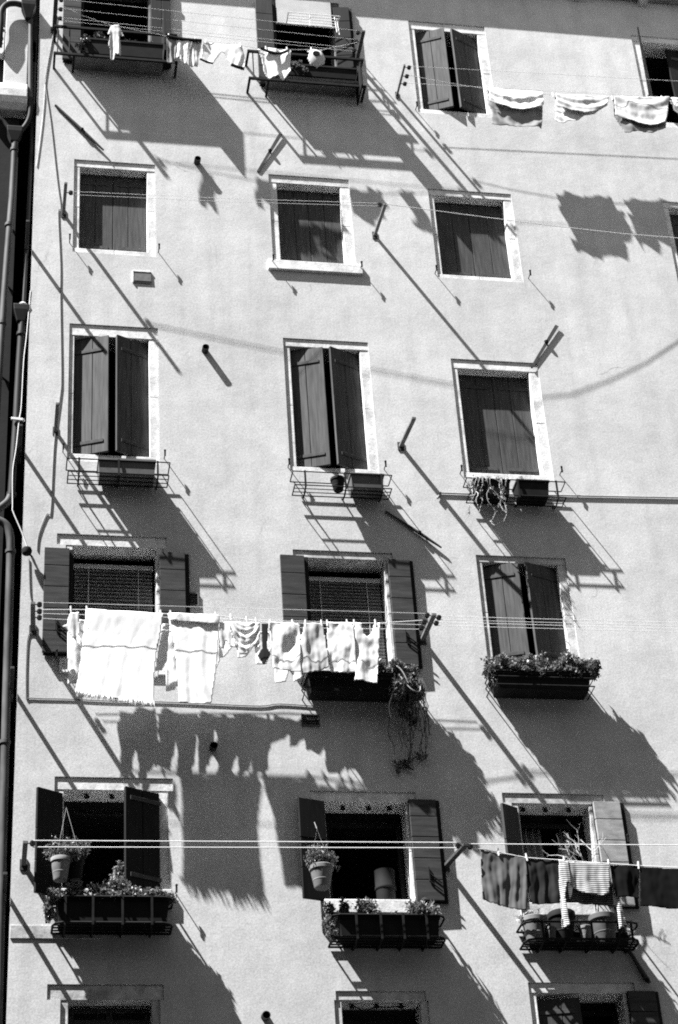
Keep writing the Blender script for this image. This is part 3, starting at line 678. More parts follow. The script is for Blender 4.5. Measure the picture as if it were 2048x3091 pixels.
# --- casements and curtains inside the open windows
def casement(x0, x1, z0, z1, y, mat='wood_mid', mid=True, trans=None, t=0.05):
    e = empty('casement', ((x0 + x1) / 2, y, z0), house)
    MB().box(x0, x1, y, y + 0.04, z1 - t, z1).build('rail', mat, e, bevel=0.003)
    MB().box(x0, x0 + t, y + 0.002, y + 0.038, z0, z1 - t - 0.001).build('stile', mat, e, bevel=0.003)
    MB().box(x1 - t, x1, y + 0.002, y + 0.038, z0, z1 - t - 0.001).build('stile', mat, e, bevel=0.003)
    if mid:
        xm = (x0 + x1) / 2
        MB().box(xm - t * 0.7, xm + t * 0.7, y + 0.004, y + 0.036, z0, z1 - t - 0.001).build('mullion', mat, e, bevel=0.003)
    if trans:
        MB().box(x0 + t, x1 - t, y + 0.006, y + 0.034, trans, trans + t).build('transom', mat, e, bevel=0.003)
casement(0.87, 1.66, 7.42, 8.60, 0.16, 'wood', True, 8.44, 0.045)
casement(3.57, 4.35, 7.42, 8.50, 0.24, 'wood_dark', True, None, 0.045)
casement(0.80, 1.74, 9.79, 10.78, 0.26, 'wood_dark', False, None, 0.05)
casement(3.53, 4.36, 9.70, 10.68, 0.26, 'wood_dark', False, None, 0.05)
casement(5.64, 6.38, 9.68, 10.70, 0.26, 'wood_dark', False, None, 0.04)
casement(5.59, 6.46, 7.42, 8.60, 0.24, 'wood_dark', False, None, 0.045)
# a board leaf swung half open in the last window of the bottom row
leaf(5.59, 0.12, 7.42, 8.66, 0.44, 1, math.radians(12), 'wood', vertical=2)
def curtain(x0, x1, x2, x3, z0, z1, y):
    n = 14; b = MB(); vs = []
    for k, (a, c, z) in enumerate(((x0, x1, z1), (x2, x3, z0))):
        for i in range(n + 1):
            t = i / n
            vs.append((a + (c - a) * t, y + 0.02 * math.sin(t * 19 + k), z))
    b.add(vs, [(n + 1 + i, n + 2 + i, i + 1, i) for i in range(n)])
    o = b.build('curtain', 'cm', house, smooth=True)
    s = o.modifiers.new('thick', 'SOLIDIFY'); s.thickness = 0.004
curtain(5.70, 5.93, 5.72, 5.96, 9.7, 10.66, 0.36)
curtain(6.12, 6.27, 6.06, 6.33, 9.7, 10.67, 0.36)
# hooks under the window heads
for xx, zz in ((5.69, 10.815), (5.94, 10.815), (6.20, 10.815), (1.02, 10.885), (1.28, 10.885), (3.72, 10.80), (4.0, 10.80), (4.22, 10.80), (3.68, 8.625), (3.93, 8.625), (4.18, 8.625)):
    MB().lathe((xx, 0.11, zz - 0.045), [(0.012, 0.045), (0.012, 0.03), (0.028, 0.022), (0.03, 0.01), (0.018, 0.0)], 10).build('ceiling_hook', 'iron', house, smooth=True)
MB().tube([(3.68, 0.10, 8.60), (3.80, 0.10, 8.55), (3.93, 0.10, 8.59), (4.06, 0.10, 8.585), (4.18, 0.10, 8.60)], 0.006).build('hook_cord', 'iron', house)
# a band of stone let into the plaster
MB().box(0.275, 1.19, -0.012, 0.0, 9.25, 9.39).build('stone_band', 'oldstone', house, bevel=0.004)

# --- vents, pipe stubs, shutter stops, lamp and conduit
def vent(x0, x1, z0, z1, mat, name='vent'):
    e = empty(name, ((x0 + x1) / 2, 0, z0), house)
    t = 0.012
    f = MB().box(x0, x1, -0.02, -0.001, z1 - t, z1).box(x0, x1, -0.02, -0.001, z0, z0 + t)
    f.box(x0, x0 + t, -0.019, -0.001, z0 + t, z1 - t).box(x1 - t, x1, -0.019, -0.001, z0 + t, z1 - t)
    f.build('frame', mat, e)
    n = 6
    for i in range(n):
        z = z0 + t + (z1 - z0 - 2 * t) * (i + 0.5) / n
        MB().obox((x0 + t, -0.014, z), (x1 - x0 - 2 * t, 0, 0), (0, 0.012, 0.012), (0, 0.002, -0.002)).build('slat', mat, e)
    MB().box(x0 + t, x1 - t, -0.003, -0.001, z0 + t, z1 - t).build('backing', 'iron', e)
vh = empty('vent_hood', (1.617, 0, 17.76), house)
MB().box(1.50, 1.735, -0.022, -0.001, 17.935, 17.958).box(1.50, 1.518, -0.022, -0.001, 17.765, 17.934).build('frame', 'stone', vh, bevel=0.004)
MB().obox((1.519, -0.004, 17.79), (0.216, 0, 0), (0, -0.016, 0.0), (0, 0.004, 0.144)).build('cover', 'cabledark', vh, bevel=0.004)
MB().box(1.515, 1.735, -0.012, -0.001, 17.765, 17.789).build('slot', 'cable', vh)
vent(2.10, 2.225, 13.145, 13.315, 'cabledark'); vent(3.305, 3.505, 11.68, 11.825, 'cabledark')
def stub(x, z, r=0.042, ln=0.11, tilt=-0.02):
    b = MB(); n = 16; vs = []
    for k, (rr, yy) in enumerate(((r, 0.0), (r, -ln), (r * 0.86, -ln), (r * 0.86, -0.01))):
        for i in range(n):
            t = 2 * PI * i / n
            vs.append((x + rr * math.cos(t), yy, z + rr * math.sin(t) + tilt * (-yy) / ln))
    fs = []
    for k in range(3):
        for i in range(n):
            j = (i + 1) % n
            fs.append((k * n + i, (k + 1) * n + i, (k + 1) * n + j, k * n + j))
    fs.append(tuple(range(3 * n, 4 * n)))
    b.add(vs, fs).build('pipe_stub', 'pipedark', house, smooth=True)
for (x, z) in D['stubs']: stub(x, z - 0.03)
def stop(x, z):
    b = MB().tube([(x, 0.0, z), (x, -0.10, z)], 0.006, 6)
    b.obox((x - 0.010, -0.112, z - 0.035), (0.020, 0, 0), (0, 0.012, 0), (0, 0, 0.07))
    b.lathe((x, -0.106, z + 0.03), [(0.004, 0), (0.014, 0.008), (0.014, 0.018), (0.004, 0.028)], 8)
    b.build('shutter_stop', 'iron', house)
for (x, z) in D['stops']: stop(x, z)
lx, lz = D['lamp'][0]
b = MB().lathe((lx, -0.10, lz - 0.04), [(0.02, -0.035), (0.05, -0.02), (0.06, 0.02), (0.05, 0.05), (0.02, 0.06)], 14)
b.tube([(lx, -0.09, lz), (lx + 0.03, -0.03, lz - 0.02), (lx + 0.06, 0.0, lz - 0.03)], 0.012)
b.build('junction_lamp', 'iron', house, smooth=True)
tb = MB().tube([(x, -0.022, z) for x, z in D['conduit'][:2]], 0.014, 8)
tb.tube([(x, -0.012, z) for x, z in D['conduit'][1:]] + [(12.0, -0.012, 14.95)], 0.009, 8)
tb.build('conduit', 'cable', house, smooth=True)
def cable(name, pts, r, mat, y=-0.008, parent=None):
    return MB().tube(bez([(x, y, z) for x, z in pts], 4), r, 6).build(name, mat, parent or house, smooth=True)
cable('cable', D['cable_up'], 0.006, 'cable')
cable('cable', D['cable_low'], 0.0055, 'cabledark')
cable('cable', [(0.492, 22.40), (0.44, 21.85), (0.375, 21.2), (0.36, 20.7), (0.335, 20.2), (0.29, 19.6)], 0.005, 'stone')
cable('cable', D['cable_white'], 0.007, 'rope', 0.0)
# stains of rust and damp have a shape of their own: thin runs below the bar ends are left to the plaster material

# ------------------------------------------------------------------ the neighbour on the other side of the gap
nb = thing('neighbouring_building', (-4.0, 0.06, 0.0), 'dark plastered house beside the gap at the edge of the pale house', 'building')
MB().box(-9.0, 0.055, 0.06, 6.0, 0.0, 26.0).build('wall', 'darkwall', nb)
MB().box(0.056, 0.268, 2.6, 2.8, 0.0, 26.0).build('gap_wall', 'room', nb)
br = MB().box(-0.175, 0.135, -0.06, 0.059, 20.90, 26.5).build('chimney_breast', 'breast', nb, bevel=0.01)
# corbel at the foot of the chimney breast: a rounded stone block
prof = [(0.058, 20.93), (-0.10, 20.93), (-0.15, 20.90), (-0.16, 20.80), (-0.155, 20.68), (-0.13, 20.58), (-0.07, 20.50), (0.058, 20.47)]
vs = [(x, y, z) for x in (-0.42, 0.145) for (y, z) in prof]; n = len(prof)
fs = [(i, (i + 1) % n, n + (i + 1) % n, n + i) for i in range(n)] + [tuple(reversed(range(n))), tuple(range(n, 2 * n))]
MB().add(vs, fs).build('corbel', 'stone', br, bevel=0.012)

def hopper(cx, y, ztop, zbot, w, dpt, rb):
    b = MB(); hw, hd = w / 2, dpt / 2
    zr = ztop - 0.05
    rings = [(hw, hd, ztop), (hw * 1.04, hd * 1.04, ztop - 0.015), (hw, hd, zr), (hw * 0.97, hd * 0.97, zr - 0.03), (rb, rb, zbot)]
    vs = []
    for (a, c, z) in rings:
        vs += [(cx - a, y - c, z), (cx + a, y - c, z), (cx + a, y + c, z), (cx - a, y + c, z)]
    fs = [(0, 1, 2, 3)]
    for k in range(len(rings) - 1):
        for i in range(4):
            j = (i + 1) % 4
            fs.append((k * 4 + i, (k + 1) * 4 + i, (k + 1) * 4 + j, k * 4 + j))
    fs.append(tuple(reversed(range(16, 20))))
    return b.add(vs, fs)
def collar(p, r, mat, parent):
    x, y, z = p
    MB().lathe((x, y, z), [(r * 0.9, -0.03), (r * 1.25, -0.02), (r * 1.25, 0.02), (r * 0.9, 0.03)], 14).build('collar', mat, parent, smooth=True)

dp = thing('downpipe', (0.0, -0.06, 17.0), 'long pale zinc downpipe on the dark wall under the white corbel', 'downpipe')
MB().tube([(0.008, -0.06, 19.96), (0.0, -0.06, 19.0), (-0.03, -0.06, 18.0), (-0.055, -0.06, 16.9), (-0.075, -0.06, 15.6), (-0.10, -0.06, 14.0)], 0.042, 14).build('pipe', 'pipe', dp, smooth=True)
hopper(0.0, -0.06, 20.16, 19.93, 0.19, 0.15, 0.045).build('hopper', 'pipedark', dp, bevel=0.006)
MB().tube(bez([(-0.25, -0.08, 20.62), (-0.21, -0.08, 20.36), (-0.13, -0.07, 20.24), (-0.04, -0.06, 20.10)]), 0.034, 10).build('inlet_pipe', 'pipedark', dp, smooth=True)
MB().tube(bez([(0.18, -0.10, 20.70), (0.185, -0.08, 20.42), (0.14, -0.06, 20.26), (0.05, -0.06, 20.10)]), 0.034, 10).build('inlet_pipe', 'pipedark', dp, smooth=True)
for z in (19.80, 18.52, 16.95): collar((0.006 - (19.9 - z) * 0.021, -0.06, z), 0.042, 'pipe', dp)
for z in (18.55, 17.6, 16.2):
    MB().tube([(0.0 - (19.9 - z) * 0.021, -0.03, z), (0.06, 0.09, z - 0.03)], 0.016, 6).build('pipe_hook', 'iron', dp)

dp2 = thing('downpipe', (0.17, -0.10, 20.7), 'short pipe with dark hopper and elbow in front of the white chimney breast', 'downpipe')
MB().tube([(0.150, -0.11, 22.16), (0.165, -0.105, 21.4), (0.18, -0.10, 20.70)], 0.032, 14).build('pipe', 'pipe', dp2, smooth=True)
hopper(0.115, -0.13, 22.44, 22.14, 0.19, 0.16, 0.034).build('hopper', 'pipedark', dp2, bevel=0.006)
MB().tube(bez([(-0.25, -0.12, 21.6)] + [(x, -0.15, z) for x, z in D['elbow1']] + [(0.07, -0.14, 22.40)]), 0.042, 12).build('elbow', 'pipedark', dp2, smooth=True)

dp3 = thing('downpipe', (0.19, 0.02, 15.0), 'dark pipe with square hopper running down the gap beside the pale wall', 'downpipe')
MB().tube([(0.225, 0.05, 21.5), (0.22, 0.05, 19.8), (0.205, 0.04, 18.4), (0.19, 0.02, 17.2)], 0.026, 12).build('upper_pipe', 'pipedark', dp3, smooth=True)
hopper(0.165, 0.0, 17.27, 17.03, 0.18, 0.15, 0.045).build('hopper', 'pipedark', dp3, bevel=0.006)
MB().tube([(0.18, 0.0, 17.06), (0.165, 0.0, 16.4), (0.155, 0.0, 15.6), (0.128, -0.02, 14.5)] , 0.044, 14).build('lower_pipe', 'pipedark', dp3, smooth=True)
for z in (16.85, 14.52): collar((0.178 - (17.0 - z) * 0.019, -0.005, z), 0.046, 'pipedark', dp3)
q = MB().obox((0.095, -0.075, 15.53), (0.135, 0, -0.01), (0, 0.02, 0), (0, 0, 0.035)); q.lathe((0.235, -0.05, 15.52), [(0.004, 0), (0.018, 0.01), (0.018, 0.03), (0.004, 0.04)], 10)
q.build('pipe_clip', 'white', dp3, bevel=0.004)
MB().lathe((0.182, 0.0, 17.285), [(0.05, 0), (0.055, 0.02), (0.045, 0.035), (0.03, 0.05)], 14).build('mortar_collar', 'stone', dp3, smooth=True)
dp4 = thing('downpipe', (0.15, -0.04, 8.0), 'grey pipe with swan-neck bend beside the corner of the pale house', 'downpipe')
MB().tube(bez([(0.128, -0.02, 14.52), (0.09, -0.03, 14.40), (-0.02, -0.04, 14.28), (-0.10, -0.04, 14.20)]) , 0.045, 14).build('upper_bend', 'pipe', dp4, smooth=True)
MB().tube(bez([(-0.12, -0.04, 14.16), (0.0, -0.05, 14.13), (0.09, -0.05, 14.06), (0.135, -0.05, 13.90), (0.145, -0.05, 13.6)]) + [Vector((0.155, -0.05, 12.2)), Vector((0.17, -0.05, 10.2)), Vector((0.19, -0.05, 8.0)), Vector((0.2, -0.05, 0.0))], 0.047, 14).build('lower_pipe', 'pipe', dp4, smooth=True)
for z in (13.72, 11.35): collar((0.145 + (13.7 - z) * 0.005, -0.05, z), 0.047, 'pipe', dp4)

sg = thing('shop_sign', (-0.30, -0.05, 21.5), 'white sign panel with dark lettering beside the chimney breast', 'sign')
MB().box(-0.55, -0.183, -0.06, 0.058, 21.53, 22.02).build('panel', 'white', sg, bevel=0.004)
lt = MB()
def arc(cx, cz, r0, r1, a0, a1, n=18):
    vs = []; fs = []
    for i in range(n + 1):
        a = math.radians(a0 + (a1 - a0) * i / n)
        for rr in (r0, r1):
            vs += [(cx + rr * math.cos(a), -0.068, cz + rr * math.sin(a)), (cx + rr * math.cos(a), -0.061, cz + rr * math.sin(a))]
    for i in range(n):
        k = i * 4
        fs += [(k, k + 4, k + 6, k + 2), (k + 1, k + 3, k + 7, k + 5), (k + 2, k + 6, k + 7, k + 3), (k, k + 1, k + 5, k + 4)]
    lt.add(vs, fs)
lt.box(-0.40, -0.195, -0.068, -0.061, 21.965, 21.99)
arc(-0.30, 21.84, 0.062, 0.085, -62, 75); arc(-0.30, 21.84, 0.062, 0.085, 105, 240); arc(-0.30, 21.84, 0.025, 0.040, 0, 360)
lt.obox((-0.275, -0.068, 21.77), (0.05, 0, -0.04), (0, 0.007, 0), (0.012, 0, 0.014))
lt.box(-0.40, -0.228, -0.068, -0.061, 21.665, 21.69)
lt.build('lettering', 'iron', sg)

# these stand a little behind the face of the pale house
for o, d in ((nb, 0.09), (dp, 0.09), (dp2, 0.09), (sg, 0.09), (dp3, 0.06), (dp4, 0.07)):
    o.location = Vector(o.location) + Vector((0, d, d if o is not nb else d))

# ------------------------------------------------------------------ clothes-line arms
def pulley(x, y, z, r=0.028):
    b = MB(); n = 12; vs = []; fs = []
    prof = [(0.008, -0.018), (r, -0.016), (r * 0.75, 0.0), (r, 0.016), (0.008, 0.018)]
    for (rr, yy) in prof:
        for i in range(n):
            t = 2 * PI * i / n
            vs.append((x + rr * math.cos(t), y + yy, z + rr * math.sin(t)))
    for k in range(len(prof) - 1):
        for i in range(n):
            j = (i + 1) % n
            fs.append((k * n + i, (k + 1) * n + i, (k + 1) * n + j, k * n + j))
    return b.add(vs, fs)

def arm(x, z, ln, label, pulleys=(), side=1, w=0.045, h=0.035, dx=0.0, dz=0.0, mat='arm', wy=0.001):
    t = thing('clothesline_bracket', (x, 0, z), label, 'bracket', 'clothes line arms on the pale wall')
    d = Vector((dx, -ln, dz))
    a = d.normalized().cross(Vector((0, 0, 1))).normalized() * w; c = a.cross(d.normalized()).normalized() * h
    MB().obox(Vector((x, wy, z)) - a / 2 - c / 2, d - Vector((0, wy, 0)), a, c).build('arm', mat, t, bevel=0.004)
    if wy < 0.1: MB().obox((x - w * 0.8, -0.012, z - 0.06), (w * 1.6, 0, 0), (0, 0.011, 0), (0, 0, 0.12)).build('wall_plate', 'rust', t, bevel=0.003)
    for (yy, sd) in pulleys:
        px = x + dx * (-yy / ln) + sd * 0.07; pz = z + dz * (-yy / ln)
        q = pulley(px, yy, pz)
        q.tube([(x + dx * (-yy / ln), yy, pz), (px, yy, pz)], 0.006)
        q.build('pulley', 'iron', t, smooth=True)
    return t

arm(0.466, 22.10, 0.60, 'dark arm beside the top corner balcony, with insulators', [(-0.54, 1), (-0.38, 1), (-0.22, 1)], w=0.055, mat='rust')
arm(4.577, 21.94, 0.58, 'dark arm at the end of the second top balcony', [(-0.54, -1), (-0.38, -1), (-0.22, -1)], w=0.05, mat='rust')
arm(5.10, 21.37, 0.56, 'thin arm with three insulators beside the upper ajar shutters', [(-0.52, 1), (-0.36, 1), (-0.22, 1)], w=0.028)
arm(0.645, 18.82, 0.57, 'pale arm beside the first closed shutters, carrying a twin line', [(-0.40, 1)], w=0.04, mat='cabledark')
arm(4.611, 18.80, 0.60, 'dark arm between two closed windows, joining both upper lines', [(-0.58, -1)], w=0.04, dx=0.03)
arm(0.605, 15.455, 0.54, 'bare pale arm beside the ajar shutters near the corner', w=0.04, mat='cabledark')
arm(4.692, 15.47, 0.58, 'bare dark arm between the ajar and the closed shutters', w=0.05, dx=0.05)
arm(0.413, 12.777, 0.57, 'dark arm with three pulleys beside the big white towel', [(-0.54, 1), (-0.40, 1), (-0.27, 1)], w=0.05, dx=-0.02)
arm(4.73, 12.80, 0.57, 'dark arm with pulleys above the trailing vine', [(-0.54, -1), (-0.40, -1), (-0.27, -1), (-0.50, 1), (-0.38, 1)], w=0.055, dx=0.02)
arm(0.388, 10.035, 0.55, 'pale arm near the hanging pots at the corner', [(-0.52, 1)], w=0.05, mat='cabledark')
arm(4.745, 10.07, 0.55, 'dark arm where the low twin line meets the dark washing', [(-0.52, -1), (-0.50, 1)], w=0.055, dx=0.10, mat='rust')
for (z, lab) in ((18.28, 'stub arm in the gap beside the first closed shutters'), (15.20, 'stub arm in the gap beside the first ajar shutters'), (12.06, 'stub arm in the gap below the junction lamp'), (9.75, 'stub arm in the gap near the packed flower rack')):
    arm(0.205, z, 0.44, lab, w=0.042, h=0.03, mat='rust', wy=0.3)
# arm and pole at the right-hand window of the top row
pl = thing('wooden_pole', (8.755, 0, 21.76), 'long thin pole leaning out beside the window above the washing', 'pole')
MB().tube([(8.755, 0.0, 21.70), (8.491, -0.60, 22.448)], [0.030, 0.014], 8).build('pole_shaft', 'arm', pl, smooth=True)
MB().obox((8.71, -0.01, 21.66), (0.09, 0, 0), (0, 0.009, 0), (0, 0, 0.09)).build('pole_socket', 'iron', pl)

def spindle(pts, label, y0, y1, w=0.018, flat_bar=False):
    (ax, az), (kx, kz), (bx, bz) = pts
    t = thing('swivel_bar', (ax, 0, az), label, 'bar')
    A, K, B = Vector((ax, y0, az)), Vector((kx, (y0 + y1) / 2, kz)), Vector((bx, y1, bz))
    if flat_bar:
        d = (B - A); s_ = d.normalized().cross(Vector((0, 1, 0))).normalized()
        b = MB(); w0, w1, tk = w, w * 1.5, 0.010
        vs = []
        for p, ww in ((A, w0), (B, w1)):
            for yy in (-tk / 2, tk / 2):
                vs += [p + s_ * ww / 2 + Vector((0, yy, 0)), p - s_ * ww / 2 + Vector((0, yy, 0))]
        b.add(vs, [(0, 1, 3, 2), (4, 6, 7, 5), (0, 4, 5, 1), (2, 3, 7, 6), (0, 2, 6, 4), (1, 5, 7, 3)])
        b.build('rod', 'rust', t)
    else:
        MB().tube([A, A.lerp(K, 0.7), K, K.lerp(B, 0.4), B], [w * 0.7, w, w * 1.15, w, w * 0.6], 8).build('rod', 'rust', t, smooth=True)
    MB().lathe((kx, (y0 + y1) / 2 - 0.012, kz - 0.025), [(0.006, 0), (0.022, 0.010), (0.026, 0.035), (0.008, 0.05)], 10).build('knob', 'iron', t, smooth=True)
    MB().tube([(ax, 0.0, az), A], 0.012, 6).build('pin', 'iron', t)
spindle(D['spA'], 'slanting rusty bar on the bare wall under the corner balcony', -0.02, -0.035, 0.02)
spindle(D['spB'], 'slanting bar on the shaded wall between two flower racks', -0.02, -0.035, 0.018)
spindle(D['spC'], 'stubby bar with knob above the corner of the middle closed shutters', -0.010, -0.022, 0.032, True)
spindle(D['spD'], 'bar with knob at the lintel corner of the lower closed shutters', -0.010, -0.022, 0.032, True)
spindle(D['spE'], 'dark bar on the shaded wall under the striped shirt', -0.03, -0.05, 0.026)

# ------------------------------------------------------------------ clothes lines
def line(pts, label, r=0.0055, extra=()):
    t = thing('clothesline', pts[0], label, 'clothes line')
    MB().tube(pts, r, 6).build('strand', 'rope', t, smooth=True)
    for e in extra:
        MB().tube(e, r, 6).build('strand', 'rope', t, smooth=True)
    return t
def P(pts, y):
    return [(x, y, z) for x, z in pts]
# row of the big white wash
LA = [(0.50, -0.40, 12.80)] + P(D['lineA_sag'][1:-1], -0.405) + [(4.66, -0.40, 12.82)]
line([(0.50, -0.54, 12.805), (4.66, -0.54, 12.825)], 'outermost empty line before the big white wash', 0.0024)
line(LA, 'middle of the three lines, carrying the big white wash', 0.0045)
LI = [(0.50, -0.24, 12.785), (2.6, -0.22, 12.765), (4.66, -0.24, 12.80)]
line(LI, 'innermost of the three lines, behind the white wash', 0.003, [[(0.50, -0.27, 12.83), (4.66, -0.27, 12.84)]])
line([(4.83, -0.50, 12.82), (12.0, -0.50, 12.87)], 'outer empty line crossing the shutters above the flower box', 0.0028, [[(4.83, -0.50, 12.775), (12.0, -0.50, 12.825)]])
line([(4.83, -0.38, 12.815), (12.0, -0.38, 12.86)], 'inner empty line crossing the shutters above the flower box', 0.0028, [[(4.83, -0.38, 12.77), (12.0, -0.38, 12.815)]])
# top row, first stretch
LB = [(0.54, -0.50, 22.05), (0.80, -0.49, 21.90)] + P([(1.19, 21.77), (1.926, 21.645), (2.40, 21.608), (2.93, 21.575), (3.13, 21.55), (3.59, 21.575), (3.80, 21.60), (4.01, 21.62)], -0.48) + [(4.50, -0.50, 21.80)]
line([(0.54, -0.54, 22.12), (4.50, -0.54, 21.98)], 'outer line between the two top balconies, with shorts and shirts', 0.0028, [LB])
line([(0.54, -0.38, 22.12), (4.50, -0.38, 21.98)], 'middle line between the two top balconies', 0.0026)
line([(0.54, -0.22, 22.12), (4.50, -0.22, 21.98)], 'inner line between the two top balconies', 0.0028, [[(0.54, -0.22, 22.06), (4.50, -0.22, 21.92)]])
# top row, second stretch
LC = [(5.18, -0.36, 21.40), (5.6, -0.365, 21.32)] + P([D['rag_a'][0], D['rag_a'][3], D['rag_b'][0], D['rag_b'][1], D['rag_c'][0], D['rag_c'][1], D['rag_d'][1]], -0.37) + [(12.0, -0.37, 21.55)]
line([(5.18, -0.52, 21.40), (12.0, -0.52, 21.62)], 'outer empty line at the upper right, before the rags', 0.0026)
line(LC, 'middle line at the upper right, hung with rags', 0.003)
line([(5.18, -0.22, 21.39), (12.0, -0.22, 21.60)], 'inner line at the upper right, closest to the wall', 0.0026)
# closed shutters row
line([(0.72, -0.40, 18.845), (2.6, -0.49, 18.815), (4.56, -0.58, 18.825)], 'empty twin line across the first two closed shutters', 0.0024, [[(0.72, -0.40, 18.79), (2.6, -0.49, 18.76), (4.56, -0.58, 18.775)]])
line([(4.66, -0.60, 18.80)] + D['E_right'][1:] + [(10.6, 0.0, 18.80)], 'empty sagging rope from the dark arm towards the picture edge', 0.0045)
# low row
line([(0.46, -0.52, 10.065), (4.75, -0.52, 10.105)], 'low twin line in front of the two windows with hanging pots', 0.005, [[(0.46, -0.52, 9.995), (4.75, -0.52, 10.045)]])
LD = [(4.90, -0.49, 10.06)] + P([(5.016, 10.055), (5.484, 9.965), (5.846, 9.942), (6.37, 9.908), (6.69, 9.89), (7.39, 9.862)], -0.48) + [(9.0, -0.48, 9.90), (12.0, -0.48, 10.1)]
line([(4.90, -0.50, 10.10), (12.0, -0.50, 10.16)], 'low line hung with dark washing and a striped shirt', 0.005, [LD])

# ------------------------------------------------------------------ laundry
def poly_in(p, x, z):
    c = False; n = len(p)
    for i in range(n):
        (x1, z1), (x2, z2) = p[i], p[i - 1]
        if (z1 > z) != (z2 > z) and x < (x2 - x1) * (z - z1) / (z2 - z1) + x1: c = not c
    return c
def nearest(p, x, z):
    best = None
    for i in range(len(p)):
        (x1, z1), (x2, z2) = p[i], p[i - 1]
        dx, dz = x2 - x1, z2 - z1; L = dx * dx + dz * dz
        t = 0 if L == 0 else max(0, min(1, ((x - x1) * dx + (z - z1) * dz) / L))
        qx, qz = x1 + dx * t, z1 + dz * t; d = (x - qx) ** 2 + (z - qz) ** 2
        if best is None or d < best[0]: best = (d, qx, qz)
    return best[1], best[2]

def cloth_mesh(name, poly, y0, amp=0.03, nf=4.0, seed=0, swag=0.0, nswag=3.0, cell=0.014, slope=0.0, rough=0.012, billow=0.0, lean=0.0, scallop=0.0):
    rr = random.Random(seed)
    X0 = min(p[0] for p in poly); X1 = max(p[0] for p in poly); Z0 = min(p[1] for p in poly); Z1 = max(p[1] for p in poly)
    nx = max(2, int((X1 - X0) / cell) + 1); nz = max(2, int((Z1 - Z0) / cell) + 1)
    ph = [rr.uniform(0, 6.28) for _ in range(6)]; so = rr.uniform(0, 50)
    keep = []
    for i in range(nx):
        for k in range(nz):
            if poly_in(poly, X0 + (i + 0.5) * (X1 - X0) / nx, Z0 + (k + 0.5) * (Z1 - Z0) / nz): keep.append((i, k))
    idx = {}; vs = []
    def vid(i, k):
        if (i, k) in idx: return idx[i, k]
        x = X0 + i * (X1 - X0) / nx; z = Z0 + k * (Z1 - Z0) / nz
        if not poly_in(poly, x, z): x, z = nearest(poly, x, z)
        u = (x - X0) / (X1 - X0); t = (Z1 - z) / (Z1 - Z0)
        w = u + slope * t + 0.10 * noise.noise(Vector((u * 2.5 + so, t * 1.6, 0)))
        env = min(1.0, 0.25 + 1.1 * t)
        f = math.sin(2 * PI * nf * w + ph[0]) + 0.45 * math.sin(2 * PI * nf * 2.3 * w + ph[1] + 1.2 * t) + 0.3 * math.sin(2 * PI * nf * 0.45 * w + ph[2])
        y = amp * f * env
        if swag:
            q = t - 0.55 * (1 - (2 * u - 1) ** 2)
            y += swag * math.sin(2 * PI * nswag * q + ph[3]) * min(1, 3 * t + 0.15) + 0.5 * swag * math.sin(2 * PI * nswag * 1.9 * (t - 0.35 * (1 - (2 * u - 1) ** 2)) + ph[4])
        y += rough * 1.6 * noise.noise(Vector((x * 8 + so, z * 4, so))) + rough * 0.45 * noise.noise(Vector((x * 20 + so, z * 12, so)))
        y -= billow * math.sin(PI * min(1, t)) + lean * t
        zz = z
        if scallop: zz += scallop * t * math.sin(2 * PI * nf * w + ph[5])
        idx[i, k] = len(vs); vs.append((x, y0 + y, zz))
        return idx[i, k]
    fs = [(vid(i, k), vid(i + 1, k), vid(i + 1, k + 1), vid(i, k + 1)) for i, k in keep]
    me = bpy.data.meshes.new(name); me.from_pydata(vs, [], fs); me.update()
    return me

def cloth(name, poly, y0, mat, label=None, cat=None, parent=None, group=None, thick=0.004, **kw):
    me = cloth_mesh(name, poly, y0, **kw)
    o = link(name, me, mat, parent, smooth=True)
    for p in me.polygons: p.use_smooth = True
    s = o.modifiers.new('thick', 'SOLIDIFY'); s.thickness = thick; s.offset = 0
    if label: tag(o, label, cat, group)
    return o

def fringe(poly_pts, y0, mat, parent, n, ln, seed):
    rr = random.Random(seed); b = MB()
    for i in range(n):
        t = (i + rr.random() * 0.5) / n * (len(poly_pts) - 1); k = min(int(t), len(poly_pts) - 2); f = t - k
        x = poly_pts[k][0] * (1 - f) + poly_pts[k + 1][0] * f; z = poly_pts[k][1] * (1 - f) + poly_pts[k + 1][1] * f
        l = ln * rr.uniform(0.5, 1.2); dx = rr.uniform(-0.015, 0.015); dy = rr.uniform(-0.03, 0.03)
        b.tube([(x, y0 + dy * 0.3, z + 0.02), (x + dx * 0.4, y0 + dy, z - l * 0.5), (x + dx, y0 + dy, z - l)], [0.006, 0.005, 0.003], 4)
    o = b.build('fringe', mat, parent); o['kind'] = 'stuff'
    return o

G1 = 'white wash on the middle line'
t = thing('bath_towel', (1.37, -0.41, 12.76), 'big white fringed bath towel folded over the middle line', 'towel', G1)
cloth('back_fall', D['towel_big'], -0.41, 'cwt', parent=t, amp=0.0018, nf=4.0, seed=3, slope=0.25, rough=0.0026, lean=0.05)
cloth('front_fall', D['towel_flap'], -0.425, 'cwt', parent=t, amp=0.0012, nf=4, seed=4, slope=0.15, rough=0.0020)
fringe(D['towel_big'][5:10], -0.46, 'cwt', t, 90, 0.045, 1)
t = thing('bath_towel', (2.11, -0.41, 12.75), 'long narrow white towel with folded-over top edge, next to the fringed one', 'towel', G1)
cloth('back_fall', D['towel_two'], -0.41, 'cwt', parent=t, amp=0.0033, nf=2.6, seed=8, slope=-0.05, rough=0.0026, lean=0.03)
cloth('front_fall', D['towel_two_flap'], -0.43, 'cwt', parent=t, amp=0.0012, nf=4, seed=9)
